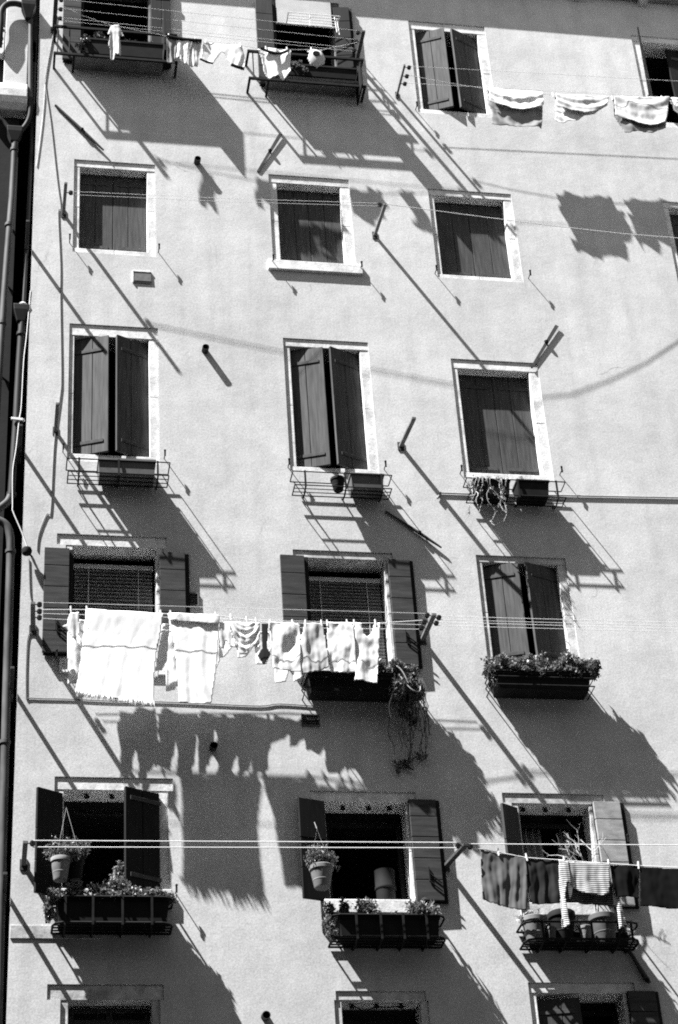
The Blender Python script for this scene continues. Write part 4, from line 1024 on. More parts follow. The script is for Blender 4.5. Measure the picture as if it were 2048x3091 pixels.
cloth('vest', D['vest'], -0.42, 'cw', 'crumpled small white vest at the corner end of the line', 'vest', group=G1, amp=0.0054, nf=2.5, seed=10, rough=0.0099)
cloth('undershirt', D['undershirt'], -0.37, 'cw', 'white undershirt squeezed between the two bath towels', 'undershirt', group=G1, amp=0.0033, nf=2, seed=11)
cloth('blouse', D['blouse'], -0.41, 'cw', 'white blouse with dangling sleeves beside the long towel', 'blouse', group=G1, amp=0.0036, nf=2.2, seed=12, rough=0.0066)
cloth('underpants', D['briefs'], -0.41, 'cw', 'white underpants hanging next to the dark sock', 'underpants', group=G1, amp=0.0033, nf=4, seed=13, swag=0.0090, rough=0.0050)
cloth('sock', D['sock'], -0.41, 'cd', 'single dark sock among the white washing', 'sock', group=G1, amp=0.0024, nf=1, seed=14, rough=0.0020)
cloth('kitchen_towel', D['cloth_a'], -0.41, 'cw', 'pale dish cloth hanging just beside the dark sock', 'cloth', group=G1, amp=0.0036, nf=2.0, seed=15, swag=0.0072, nswag=0.9000)
cloth('kitchen_towel', D['cloth_b'], -0.41, 'cg', 'greyer dish cloth pinched narrow at the top', 'cloth', group=G1, amp=0.0039, nf=2.2, seed=16)
cloth('kitchen_towel', D['cloth_c'], -0.41, 'cw', 'white dish cloth, last but one before the vine', 'cloth', group=G1, amp=0.0033, nf=2.0, seed=17, slope=0.2)
cloth('kitchen_towel', D['cloth_d'], -0.41, 'cw', 'white cloth sagging from two pegs beside the trailing vine', 'cloth', group=G1, amp=0.0036, nf=2.0, seed=18, swag=0.0090, nswag=0.9000)


# small things on the innermost line, hidden by the towels but seen in the shadows on the wall
ri = random.Random(77)
for i, (x, h) in enumerate([(0.88, 0.80), (1.08, 0.95), (1.29, 0.72), (1.50, 0.78), (1.71, 0.70), (1.92, 0.80), (2.13, 0.72), (2.31, 0.7), (2.50, 0.36), (2.70, 0.34), (2.90, 0.40), (3.10, 0.62), (3.30, 0.6)]):
    w = 0.106; zt = 12.79 - 0.008 * i; q1 = ri.uniform(0.38, 0.62); k = ri.uniform(-0.3, 0.35)
    cloth('undershirt', [(x - w, zt), (x + w, zt), (x + w * 0.98, zt - h * q1), (x + w * k, zt - h * ri.uniform(0.9, 1.0)), (x - w * 0.9, zt - h)], -0.225, 'cw', 'pale undershirt on the innermost line, hidden by the towels', 'undershirt', group='undershirts behind the white wash', amp=0.003, nf=1, seed=80 + i, rough=0.012)

G2 = 'washing on the top balconies'
t = thing('shorts', (2.16, -0.48, 21.6), 'dark and white shorts bunched beside the corner balcony', 'shorts', G2)
sp = D['shorts']
cloth('dark_leg', [sp[0], (2.05, 21.62), (2.06, 21.40), sp[11], sp[12], sp[13], sp[14]], -0.47, 'cm', parent=t, amp=0.0100, nf=2, seed=20)
cloth('middle_leg', [(2.05, 21.62), sp[1], (2.27, 21.605), (2.22, 21.4), sp[7], sp[8], sp[9], sp[10], sp[11], (2.06, 21.40)], -0.48, 'cw', parent=t, amp=0.0150, nf=2.5, seed=21, rough=0.0120)
cloth('outer_leg', [(2.27, 21.605), sp[2], sp[3], sp[4], sp[5], sp[6], (2.22, 21.4)], -0.47, 'cg', parent=t, amp=0.0150, nf=1.8, seed=22)
MB().tube(bez(P([(1.93, 21.635), (2.15, 21.60), (2.39, 21.60)], -0.49)), 0.024, 8).build('waistband', 'cd', t, smooth=True)
t = thing('tee_shirt', (2.66, -0.48, 21.58), 'white tee shirt pegged upside down between the balconies', 'shirt', G2)
cloth('body', D['tee_white'], -0.48, 'cw', parent=t, amp=0.0110, nf=2.4, seed=23, rough=0.0090)
MB().tube(bez(P([(2.77, 21.185), (2.85, 21.15), (2.94, 21.125)], -0.50)), [0.022] * 13, 8).build('cuff', 'cd', t, smooth=True)
MB().tube(bez(P([(2.36, 21.245), (2.45, 21.20), (2.53, 21.18)], -0.50)), [0.014] * 13, 8).build('cuff', 'cd', t, smooth=True)
t = thing('tee_shirt', (3.37, -0.48, 21.57), 'pale tee shirt with wide neckline on the second balcony', 'shirt', G2)
cloth('body', D['tee_shade'], -0.47, 'cw', parent=t, amp=0.0150, nf=2.2, seed=24, swag=0.0054, nswag=0.9000)
MB().tube(bez(P([(3.17, 21.53), (3.28, 21.48), (3.42, 21.46), (3.54, 21.53)], -0.505)), 0.018, 8).build('neckline', 'cd', t, smooth=True)
t = thing('peg_bag', (3.91, -0.48, 21.22), 'round pale peg bag with dark hole on the second balcony', 'peg bag')
me = cloth_mesh('pouch', D['peg_bag'], -0.48, amp=0.0000, nf=1, seed=25, rough=0.0060)
cx_, cz_ = 3.905, 21.40
for v in me.vertices:
    d2 = ((v.co.x - cx_) / 0.14) ** 2 + ((v.co.z - cz_) / 0.19) ** 2
    v.co.y -= 0.10 * math.sqrt(max(0, 1 - d2))
o = link('pouch', me, 'cg', t, smooth=True); s = o.modifiers.new('thick', 'SOLIDIFY'); s.thickness = 0.006
vs = [(cx_ + 0.048 * math.cos(a * PI / 8), -0.592, 21.432 + 0.040 * math.sin(a * PI / 8)) for a in range(16)] + [(cx_ + 0.046 * math.cos(a * PI / 8), -0.54, 21.432 + 0.038 * math.sin(a * PI / 8)) for a in range(16)]
MB().add(vs, [tuple(range(16)), tuple(reversed(range(16, 32)))] + [(i, 16 + i, 16 + (i + 1) % 16, (i + 1) % 16) for i in range(16)]).build('mouth', 'cb', t)
cloth('romper', D['romper'], -0.49, 'cg', 'small pale romper hung against the dark corner window', 'romper', group=G2, amp=0.0150, nf=1.6, seed=26, rough=0.0120)

G3 = 'rags on the upper right line'
def rag(key, label, mat, mat2, seed, split):
    p = D[key]
    t = thing('floor_cloth', (sum(q[0] for q in p) / len(p), -0.37, p[0][1]), label, 'cloth', G3)
    cloth('back_fall', p, -0.345, mat2, parent=t, amp=0.006, nf=3, seed=seed, swag=0.010, nswag=2.0, rough=0.008, lean=0.08)
    Z1 = max(q[1] for q in p); Z0 = min(q[1] for q in p); X0 = min(q[0] for q in p); X1 = max(q[0] for q in p)
    fl = [(x, max(z, Z1 - (Z1 - Z0) * (split - 0.22 * abs(2 * (x - X0) / (X1 - X0) - 1)))) for x, z in p]
    fl = [(x * 0.995 + 0.005 * (X0 + X1) / 2, z) for x, z in fl]
    cloth('front_fall', fl, -0.40, mat, parent=t, amp=0.004, nf=2, seed=seed + 50, swag=0.009, nswag=1.6, rough=0.008, lean=0.05)
rag('rag_a', 'folded rag with dark hem, nearest the ajar shutters', 'cw', 'cm', 30, 0.62)
rag('rag_b', 'smallest rag, slung sideways between two pegs', 'cg', 'cg', 31, 0.7)
rag('rag_c', 'wide deeply sagging rag below the upper right window', 'cg', 'cm', 32, 0.85)
rag('rag_d', 'rag cut off by the edge of the picture', 'cg', 'cm', 33, 0.7)

G4 = 'dark washing on the low line'
cloth('hand_towel', D['towel_grey'], -0.48, 'cmt', 'grey ribbed towel at the start of the low washing line', 'towel', group=G4, amp=0.0070, nf=4.2, seed=40, slope=0.12)
cloth('blouse', D['blouse_dark'], -0.47, 'cd', 'charcoal blouse between grey towel and striped shirt', 'blouse', group=G4, amp=0.0060, nf=3, seed=41, rough=0.0120)
t = thing('striped_shirt', (6.1, -0.48, 9.9), 'black and white striped shirt with hanging sleeves', 'shirt', G4)
sp = D['shirt_stripe']
cloth('body', [(5.90, 9.925)] + sp[1:8] + [(5.90, 9.70)], -0.49, 'stripe', parent=t, amp=0.0050, nf=2.6, seed=42, rough=0.0072)
cloth('sleeve', [sp[0], (5.93, 9.925), (5.925, 9.66), (5.885, 9.69), sp[9], sp[10], sp[11], sp[12], sp[13]], -0.50, 'stripe', parent=t, amp=0.0100, nf=1.2, seed=43)
cloth('back', [(5.87, 9.78), (6.37, 9.78), (6.40, 9.60), (6.375, 9.455), (5.87, 9.50)], -0.43, 'stripe_shade', parent=t, amp=0.0050, nf=2.5, seed=44)
cloth('sleeve', [(6.375, 9.70), (6.41, 9.70), (6.44, 9.55), (6.468, 9.252), (6.385, 9.203), (6.392, 9.43), (6.36, 9.47)], -0.45, 'stripe', parent=t, amp=0.0070, nf=1, seed=45)
cloth('dark_shirt', D['shirt_dark'], -0.48, 'cb', 'plain dark shirt just beside the striped one', 'shirt', group=G4, amp=0.0070, nf=2, seed=46)
cloth('trousers', D['trousers_black'], -0.48, 'cb', 'black trousers at the edge of the picture on the low line', 'trousers', group=G4, amp=0.0050, nf=2.4, seed=47, rough=0.0072)

# clothes pegs
pm = MB().obox((-0.007, -0.011, -0.050), (0.014, 0, 0), (0, 0.008, 0.0), (0, 0.004, 0.085)).obox((-0.007, 0.005, -0.050), (0.014, 0, 0), (0, 0.008, 0), (0, -0.004, 0.085)).box(-0.008, 0.008, -0.008, 0.010, 0.0, 0.008).mesh('clothes_peg')
pm.materials.append(M['white'])
def pegs(lst, label, group):
    for (x, y, z) in lst:
        o = bpy.data.objects.new('clothes_peg', pm); C.objects.link(o); o.location = (x, y, z); o.rotation_euler = (0, rng.uniform(-0.15, 0.15), rng.uniform(-0.3, 0.3))
        tag(o, label, 'peg', group)
def on(poly, x):
    for (x1, y1, z1), (x2, y2, z2) in zip(poly, poly[1:]):
        if x1 <= x <= x2: f = (x - x1) / (x2 - x1); return (x, y1 + (y2 - y1) * f, z1 + (z2 - z1) * f + 0.012)
pegs([on(LA, x) for x in (0.80, 0.97, 1.76, 1.87, 2.35, 2.52, 2.70, 2.80, 2.95, 3.20, 3.34, 3.52, 3.58, 3.80, 3.88, 4.12)], 'small pale peg pinching the white wash to its line', 'pegs on the middle line')
pegs([on(LB, x) for x in (1.95, 2.30, 2.45, 2.90, 3.25, 3.53, 3.86)], 'small pale peg on the line between the top balconies', 'pegs on the top balcony line')
pegs([on(LC, x) for x in (6.26, 6.90, 7.18, 7.88, 8.02, 8.74)], 'small pale peg holding a rag at the upper right', 'pegs on the rag line')
pegs([on(LD, x) for x in (5.20, 5.49, 5.89, 6.36, 6.68)], 'small pale peg on the line of dark washing', 'pegs on the low line')

# ------------------------------------------------------------------ balcony rails and flower racks
def bar(b, p, q, r):
    b.tube([p, q], r, 6)
def flat(b, p, q, w, h):
    p, q = Vector(p), Vector(q); d = q - p
    a = d.normalized().cross(Vector((0, 0, 1)))
    a = (a.normalized() if a.length > 1e-4 else Vector((1, 0, 0))) * w
    c = a.cross(d).normalized() * h
    b.obox(p - a / 2 - c / 2, d, a, c)
def balcony(x0, x1, yf, zt, zb, label, bal):
    t = thing('balcony_rail', ((x0 + x1) / 2, 0, zb), label, 'railing', 'iron rails of the top windows')
    for z in (zt, zb):
        b = MB(); flat(b, (x0, yf, z), (x1, yf, z), 0.030, 0.034); b.build('rail', 'iron', t)
        for x in (x0, x1):
            b = MB(); flat(b, (x, 0.0, z), (x, yf - 0.016, z), 0.030, 0.032); b.build('side_rail', 'iron', t)
    for x in bal:
        b = MB(); bar(b, (x, yf, zb + 0.015), (x, yf, zt - 0.015), 0.009); b.build('baluster', 'iron', t)
    for x in (x0 + 0.25,):
        b = MB(); b.tube([(x, yf + 0.02, zb), (x, yf * 0.5, zb - 0.03), (x, 0, zb - 0.05)], 0.016, 6); b.build('support', 'iron', t)
    return t
ba = balcony(0.475, 2.075, -0.27, 21.89, 21.385, 'iron balcony rail under the corner window of the top row', (0.51, 0.665, 1.9, 2.04))
MB().box(1.90, 1.925, -0.42, -0.02, 21.45, 22.22).build('side_screen', 'wood_dark', ba)
bb = balcony(3.045, 4.60, -0.27, 21.71, 21.20, 'iron balcony rail under the second window of the top row', (3.10, 4.56))
MB().box(4.525, 4.545, -0.42, -0.02, 21.10, 21.52).build('side_screen', 'wood_dark', bb)

def rack(x0, x1, yf, yb, zt, zb, label, ups, r=0.007, bow=0.0, rows=2, grp='flower racks under the windows'):
    t = thing('flower_rack', ((x0 + x1) / 2, yb, zb), label, 'rack', grp)
    def hoop(z, dx):
        a, c = x0 + dx, x1 - dx
        if bow:
            k = bow
            pts = [(a, yb, z), (a, yf + k, z), (a + k * 0.3, yf + k * 0.3, z), (a + k, yf, z), (c - k, yf, z), (c - k * 0.3, yf + k * 0.3, z), (c, yf + k, z), (c, yb, z), (a, yb, z)]
        else:
            pts = [(a, yb, z), (a, yf, z), (c, yf, z), (c, yb, z), (a, yb, z)]
        b = MB()
        for p, q in zip(pts, pts[1:]): b.tube([p, q], r, 6)
        return b
    hoop(zt, 0).build('top_hoop', 'iron', t)
    hoop(zb, 0.015).build('bottom_hoop', 'iron', t)
    for i in range(rows):
        y = yf + (yb - yf) * (i + 1) / (rows + 1)
        MB().tube([(x0 + 0.015, y, zb), (x1 - 0.015, y, zb)], r * 0.8, 6).build('floor_wire', 'iron', t)
    for x in ups:
        b = MB(); flat(b, (x, yf - r, zt + 0.01), (x, yf - r, zb - 0.03), 0.022, 0.010)
        b.tube([(x, yf, zb - 0.02), (x, (yf + yb) / 2, zb - 0.05), (x, yb, zb - 0.035), (x, 0.0, zb + 0.02)], 0.010, 6)
        b.build('hanger', 'iron', t)
    for x in (x0 + 0.06, x1 - 0.06):
        MB().tube([(x, yb, zt), (x, 0.0, zt + 0.03)], r, 6).build('wall_hook', 'iron', t)
    return t
rack(0.735, 1.90, -0.30, -0.06, 14.87, 14.69, 'black wire rack with one long box, near the corner', (0.87, 1.318, 1.76))
rack(3.32, 4.485, -0.28, -0.06, 14.845, 14.655, 'black wire rack with a small pot and a short box', (3.46, 3.93, 4.36))
rack(5.39, 6.585, -0.25, -0.05, 14.88, 14.66, 'black wire rack with straggly pale vines under closed shutters', (5.52, 6.00, 6.47))
rack(0.665, 1.87, -0.31, -0.02, 9.57, 9.30, 'round-ended black rack packed with plants by the hanging pots', (0.80, 1.07, 1.36, 1.65), 0.012, 0.10, 3)
rack(3.44, 4.63, -0.31, -0.02, 9.40, 9.17, 'black rack below the white sill with the tufted grass plant', (3.70, 3.95, 4.18, 4.42), 0.012, 0.10, 3)
rack(5.43, 6.665, -0.31, -0.02, 9.34, 9.155, 'black rack of pots behind the striped shirt', (5.62, 5.86, 6.14, 6.42, 6.56), 0.012, 0.10, 3)

# ------------------------------------------------------------------ boxes and pots
def planter(x0, x1, y0, y1, z0, z1, mat, label, taper=0.02, lip=True):
    t = thing('planter_box', ((x0 + x1) / 2, (y0 + y1) / 2, z0), label, 'planter')
    k = taper; w = 0.012
    def ring(a, b, c, d, z): return [(a, c, z), (b, c, z), (b, d, z), (a, d, z)]
    vs = ring(x0 + k, x1 - k, y0 + k, y1 - k, z0) + ring(x0, x1, y0, y1, z1) + ring(x0 + w, x1 - w, y0 + w, y1 - w, z1) + ring(x0 + w, x1 - w, y0 + w, y1 - w, z1 - 0.03)
    fs = [(3, 2, 1, 0)]
    for a in (0, 4, 8):
        for i in range(4):
            j = (i + 1) % 4
            fs.append((a + i, a + j, a + 4 + j, a + 4 + i))
    MB().add(vs, fs).build('box', mat, t)
    if lip:
        b = MB()
        b.box(x0 - 0.008, x1 + 0.008, y0 - 0.008, y0 + 0.004, z1 - 0.022, z1 + 0.003).box(x0 - 0.008, x1 + 0.008, y1 - 0.004, y1 + 0.008, z1 - 0.022, z1 + 0.003)
        b.box(x0 - 0.008, x0 + 0.004, y0 + 0.004, y1 - 0.004, z1 - 0.022, z1 + 0.0025).box(x1 - 0.004, x1 + 0.008, y0 + 0.004, y1 - 0.004, z1 - 0.022, z1 + 0.0025)
        b.build('rim', mat, t)
    MB().box(x0 + w + 0.001, x1 - w - 0.001, y0 + w + 0.001, y1 - w - 0.001, z1 - 0.06, z1 - 0.02).build('soil', 'soil', t)
    return t
def pot(x, y, z0, h, r, mat, label, name='flower_pot'):
    t = thing(name, (x, y, z0), label, 'pot')
    MB().lathe((x, y, z0), [(r * 0.62, 0), (r * 0.68, h * 0.06), (r * 0.92, h * 0.78), (r * 0.93, h * 0.80), (r * 1.02, h * 0.81), (r * 1.04, h * 0.97), (r * 0.98, h), (r * 0.90, h), (r * 0.88, h * 0.90)], 22).build('body', mat, t, smooth=True)
    MB().lathe((x, y, z0 + h * 0.84), [(r * 0.1, 0), (r * 0.87, 0), (r * 0.86, h * 0.06), (r * 0.1, h * 0.075)], 16).build('soil', 'soil', t)
    MB().lathe((x, y, z0 + h * 0.30), [(r * 0.755, 0), (r * 0.79, 0.006), (r * 0.79, 0.014), (r * 0.765, 0.02)], 22).build('band', mat, t, smooth=True)
    return t

# ------------------------------------------------------------------ plants
def leaf_faces(b, p, d, up_, size, wid=0.5, fold=0.25):
    d = d.normalized(); s = d.cross(up_)
    s = s.normalized() if s.length > 1e-4 else Vector((1, 0, 0))
    n = s.cross(d)
    m1 = p + d * size * 0.5; tip = p + d * size - n * size * 0.15
    a = m1 + s * size * wid * 0.5 + n * size * fold; c = m1 - s * size * wid * 0.5 + n * size * fold
    b.add([p, a, tip, c, m1], [(0, 4, 1), (4, 2, 1), (0, 3, 4), (4, 3, 2)])
def rdir(r, up_bias=0.3):
    v = Vector((r.gauss(0, 1), r.gauss(0, 1), r.gauss(0, 1) + up_bias))
    return v.normalized() if v.length > 1e-3 else Vector((0, 0, 1))
def bush(name, label, blobs, nleaf, size, mat='leaf', seed=1, base=None, stems=12, wid=0.55, cat='plant', group=None, parent=None, upb=0.4):
    """leaves and stems filling a few ellipsoids (x, y, z, rx, ry, rz)"""
    r = random.Random(seed); b = MB(); st = MB()
    if base is None:
        base = (blobs[0][0], blobs[0][1], min(q[2] - q[5] for q in blobs))
    t = thing(name, base, label, cat, group)
    vol = [q[3] * q[4] * q[5] for q in blobs]; tot = sum(vol)
    for q, v in zip(blobs, vol):
        c = Vector(q[:3])
        # twigs first; leaves sit along twigs and in clumps so that gaps stay open
        ntw = max(3, int(stems * v / tot)); tips = []
        for _ in range(ntw):
            e = rdir(r, 0.5); k = r.uniform(0.55, 1.05)
            tip = c + Vector((e.x * q[3], e.y * q[4], e.z * q[5])) * k
            bt = Vector((c.x + r.uniform(-0.5, 0.5) * q[3], c.y + r.uniform(-0.5, 0.5) * q[4], c.z - q[5]))
            mid = bt.lerp(tip, 0.5) + Vector((r.uniform(-1, 1), r.uniform(-1, 1), 0.4)) * 0.02
            st.tube([bt, mid, tip], [0.005, 0.004, 0.002], 4); tips.append((bt, mid, tip))
        nl = max(6, int(nleaf * v / tot))
        for _ in range(nl):
            bt, mid, tip = r.choice(tips); s = r.uniform(0.25, 1.0) ** 0.7
            p = bt.lerp(mid, s * 2) if s < 0.5 else mid.lerp(tip, s * 2 - 1)
            e = rdir(r, 0.0); p = p + Vector((e.x * q[3], e.y * q[4], e.z * q[5])) * r.uniform(0.02, 0.30)
            leaf_faces(b, p, rdir(r, upb), rdir(r, 1.2), size * r.uniform(0.6, 1.25), wid)
    st.build('stems', 'stem', t); o = b.build('foliage', mat, t); o['kind'] = 'stuff'
    return t
def trail(t, paths, mat, r0=0.004, leafmat=None, nleaf=0, size=0.03, seed=1):
    r = random.Random(seed)
    for pts in paths:
        MB().tube(bez(pts, 5), r0, 5).build('trailing_stem', mat, t, smooth=True)
    if nleaf:
        b = MB()
        for pts in paths:
            c = bez(pts, 6)
            for _ in range(nleaf):
                p = r.choice(c); leaf_faces(b, p + rdir(r) * 0.012, rdir(r, -0.4), rdir(r, 0.5), size * r.uniform(0.6, 1.2), 0.6)
        o = b.build('trailing_leaves', leafmat or mat, t); o['kind'] = 'stuff'

# boxes in the wire racks
planter(1.09, 1.735, -0.292, -0.012, 14.70, 14.90, 'boxmid', 'empty brown box in the wire rack near the corner', 0.012)
planter(4.0, 4.39, -0.272, -0.012, 14.665, 14.86, 'boxmid', 'short brown box beside the small pot in the wire rack')
pot(3.86, -0.18, 14.665, 0.165, 0.085, 'boxdark', 'small dark pot alone in the wire rack')
planter(6.0, 6.385, -0.242, -0.012, 14.675, 14.895, 'boxdark', 'dark box with a fringe of small succulents')
planter(5.48, 5.91, -0.242, -0.012, 14.675, 14.885, 'boxdark', 'dark box overgrown by pale trailing stems')
bush('succulent_plant', 'low pale succulents along the rim of the dark box', [(6.05, -0.19, 14.93, 0.07, 0.05, 0.06), (6.19, -0.19, 14.91, 0.10, 0.05, 0.03), (6.33, -0.19, 14.91, 0.06, 0.05, 0.05)], 220, 0.03, 'vine', 3, wid=0.8)
t = bush('trailing_plant', 'dry pale trailing plant spilling over the wire rack', [(5.62, -0.20, 14.90, 0.16, 0.06, 0.05), (5.82, -0.20, 14.91, 0.10, 0.06, 0.04), (5.45, -0.22, 14.78, 0.07, 0.05, 0.09)], 260, 0.032, 'vine', 4, wid=0.6)
rr = random.Random(9)
paths = []
for (x, zl) in ((5.46, 14.62), (5.50, 14.48), (5.54, 14.30), (5.57, 14.40), (5.61, 14.22), (5.66, 14.52), (5.72, 14.58), (5.79, 14.30), (5.80, 14.42), (5.86, 14.62)):
    pts = [(x + rr.uniform(-0.02, 0.02), -0.22, 14.89), (x, -0.275, 14.87)]
    z = 14.87
    while z > zl:
        z -= rr.uniform(0.06, 0.10); pts.append((pts[-1][0] + rr.uniform(-0.045, 0.045), -0.275 + rr.uniform(-0.03, 0.03), z))
    paths.append(pts)
trail(t, paths, 'vine', 0.0036, 'vine', 26, 0.026, 5)

# flower box of the ajar shutters, right column
t = planter(5.44, 6.53, -0.29, -0.006, 12.07, 12.26, 'boxdark', 'long black flower box topped by a dense low hedge of leaves', 0.03)
b = MB()
for z in (12.10, 12.20, 12.27):
    b.tube([(5.40, 0, z), (5.40, -0.30, z), (6.56, -0.30, z), (6.56, 0, z)], 0.008, 6)
b.build('wire_guard', 'iron', t)
r5 = random.Random(21)
bush('geranium_plant', 'dense hedge of small leaves in the long black flower box', [(5.44 + 0.105 * i + r5.uniform(-0.02, 0.02), -0.19 + r5.uniform(-0.04, 0.02), 12.34 + r5.uniform(-0.02, 0.04) + 0.025 * math.sin(i * 0.7), 0.10, 0.11, 0.125) for i in range(12)] + [(5.50 + 0.16 * i, -0.27, 12.30, 0.09, 0.06, 0.07) for i in range(7)], 8500, 0.042, 'leafpale', 22, stems=240, wid=0.9)
bush('geranium_plant', 'loose taller shoots above the dense hedge of leaves', [(5.60, -0.2, 12.46, 0.12, 0.10, 0.09), (5.95, -0.22, 12.47, 0.18, 0.12, 0.08), (6.30, -0.24, 12.46, 0.18, 0.12, 0.09), (6.56, -0.26, 12.36, 0.07, 0.10, 0.12)], 520, 0.04, 'leafpale', 24, stems=70, wid=0.8)
bush('trailing_plant', 'small shoots leaning out at the end of the long black box', [(5.40, -0.26, 12.33, 0.05, 0.05, 0.07), (5.42, -0.28, 12.18, 0.03, 0.03, 0.10)], 70, 0.03, 'leafpale', 23)

# flower box behind the dish cloths, with the long vine
t = planter(3.36, 4.52, -0.29, -0.006, 11.98, 12.19, 'boxdark', 'black flower box half hidden behind the dish cloths', 0.03)
b = MB()
for z in (12.0, 12.12, 12.20):
    b.tube([(3.33, 0, z), (3.33, -0.30, z), (4.55, -0.30, z), (4.55, 0, z)], 0.008, 6)
b.build('wire_guard', 'iron', t)
bush('ivy_plant', 'leafy clump at the end of the box hidden by dish cloths', [(4.17, -0.22, 12.28, 0.10, 0.10, 0.10), (4.34, -0.22, 12.30, 0.12, 0.11, 0.12), (4.50, -0.22, 12.25, 0.11, 0.10, 0.11), (4.42, -0.28, 12.10, 0.16, 0.09, 0.13), (4.56, -0.22, 12.06, 0.10, 0.08, 0.14), (4.30, -0.30, 12.0, 0.10, 0.07, 0.14)], 3200, 0.038, 'leafpale', 31, stems=150, wid=0.75)
v = bush('trailing_vine', 'long tangled vine hanging down the shaded wall', [(4.44, -0.22, 11.95, 0.13, 0.07, 0.12), (4.50, -0.14, 11.80, 0.10, 0.06, 0.16), (4.40, -0.2, 11.85, 0.10, 0.06, 0.14)], 700, 0.036, 'leaf', 32, stems=50)
rr = random.Random(33); paths = []
for i in range(24):
    x = rr.uniform(4.26, 4.64); zl = rr.choice((11.75, 11.62, 11.5, 11.35, 11.2)); pts = [(x, -0.29, 12.15), (x + rr.uniform(-0.03, 0.03), -0.31, 12.02)]
    z = 12.02
    while z > zl:
        z -= rr.uniform(0.07, 0.12); k = (12.02 - z) / 0.9
        pts.append((pts[-1][0] + rr.uniform(-0.04, 0.04) + (4.48 - pts[-1][0]) * 0.12 * k, -0.31 + 0.26 * min(1, k) + rr.uniform(-0.015, 0.015), z))
    paths.append(pts)
trail(v, paths, 'stem', 0.004, 'leaf', 9, 0.034, 34)
bush('vine_tuft', 'dark tuft of leaves at the lower end of the long vine', [(4.42, -0.04, 11.24, 0.15, 0.03, 0.07), (4.58, -0.04, 11.33, 0.10, 0.03, 0.05), (4.32, -0.04, 11.17, 0.05, 0.03, 0.05)], 130, 0.04, 'leaf', 35, stems=24)
t2 = [[(4.31, -0.30, 12.2), (4.29, -0.32, 12.0), (4.22, -0.30, 11.8), (4.24, -0.26, 11.66)], [(4.36, -0.33, 12.15), (4.46, -0.36, 11.98), (4.56, -0.34, 11.96), (4.58, -0.32, 12.04)], [(4.30, -0.33, 12.3), (4.38, -0.36, 12.2), (4.44, -0.36, 12.05)]]
trail(v, t2, 'twig', 0.006)

# low rack near the corner: box, plants and two pots
planter(0.72, 1.82, -0.29, -0.012, 9.32, 9.56, 'boxdark', 'black flower box in the packed round-ended rack', 0.02)
bush('geranium_plant', 'bushy leaves filling the middle of the packed rack', [(1.10, -0.2, 9.66, 0.13, 0.09, 0.10), (1.30, -0.2, 9.70, 0.14, 0.10, 0.15), (1.44, -0.2, 9.65, 0.12, 0.10, 0.11), (1.22, -0.24, 9.60, 0.2, 0.09, 0.08)], 2400, 0.036, 'leafpale', 41, stems=140, wid=0.75)
bush('geranium_plant', 'taller leafy plant beside the half-open dark shutter', [(1.36, -0.12, 9.90, 0.10, 0.08, 0.14)], 520, 0.036, 'leafpale', 42, stems=16, wid=0.75)
bush('geranium_plant', 'low leaves at the jamb end of the packed rack', [(1.66, -0.2, 9.63, 0.12, 0.09, 0.08), (1.82, -0.2, 9.60, 0.10, 0.09, 0.06)], 900, 0.036, 'leafpale', 43, stems=60, wid=0.75)
bush('geranium_plant', 'leaves spilling over the corner end of the packed rack', [(0.72, -0.24, 9.60, 0.11, 0.09, 0.09), (0.64, -0.18, 9.48, 0.05, 0.06, 0.13), (0.90, -0.22, 9.64, 0.11, 0.10, 0.10)], 1200, 0.036, 'leafpale', 44, stems=80, wid=0.75)
pot(0.745, -0.30, 9.74, 0.235, 0.10, 'terracotta', 'pale banded pot of bushy herb before the dark shutter near the corner')
bush('herb_plant', 'airy bushy herb in the banded pot near the corner', [(0.70, -0.30, 10.08, 0.14, 0.12, 0.13), (0.86, -0.30, 10.09, 0.13, 0.12, 0.15), (0.96, -0.28, 10.10, 0.10, 0.09, 0.10)], 1000, 0.03, 'leafpale', 45, base=(0.745, -0.30, 9.95), stems=80, wid=0.45)
pot(0.90, -0.22, 9.78, 0.22, 0.085, 'boxdark', 'dark pot just behind the banded pot near the corner')
hg = thing('pot_hanger', (0.78, -0.28, 9.95), 'thin wires holding the pots of herbs near the corner', 'hanger')
MB().tube([(0.70, -0.30, 9.97), (0.80, -0.12, 10.62)], 0.0022, 5).tube([(0.95, -0.24, 9.99), (0.80, -0.12, 10.62)], 0.0022, 5).build('wire', 'hanger', hg)

# low rack, middle window
planter(3.53, 4.56, -0.29, -0.012, 9.19, 9.39, 'boxdark', 'black flower box in the rack under the white sill', 0.02)
bush('geranium_plant', 'round pale bush in front of the white sill', [(3.83, -0.2, 9.50, 0.14, 0.11, 0.12)], 750, 0.038, 'leafpale', 51, stems=50, wid=0.7)
bush('grass_plant', 'tuft of narrow arching leaves at the end of the white sill', [(4.40, -0.2, 9.47, 0.18, 0.11, 0.13)], 800, 0.08, 'leafpale', 52, stems=60, wid=0.18)
bush('geranium_plant', 'dark leggy plant at the shaded end of the white sill', [(3.60, -0.2, 9.52, 0.07, 0.07, 0.14), (3.46, -0.2, 9.50, 0.07, 0.06, 0.11)], 420, 0.036, 'leaf', 53, stems=36, wid=0.7)
bush('geranium_plant', 'small shoot in the middle of the white sill', [(4.12, -0.22, 9.42, 0.06, 0.05, 0.05)], 60, 0.032, 'leafpale', 54, stems=8)
bush('trailing_plant', 'leaves spilling round the corner of the middle low rack', [(3.42, -0.24, 9.34, 0.06, 0.06, 0.09), (3.46, -0.28, 9.22, 0.07, 0.05, 0.09)], 380, 0.034, 'leafpale', 55, stems=30)
pot(3.375, -0.30, 9.685, 0.235, 0.122, 'terracotta', 'wide banded hanging pot before the middle dark shutter', 'hanging_pot')
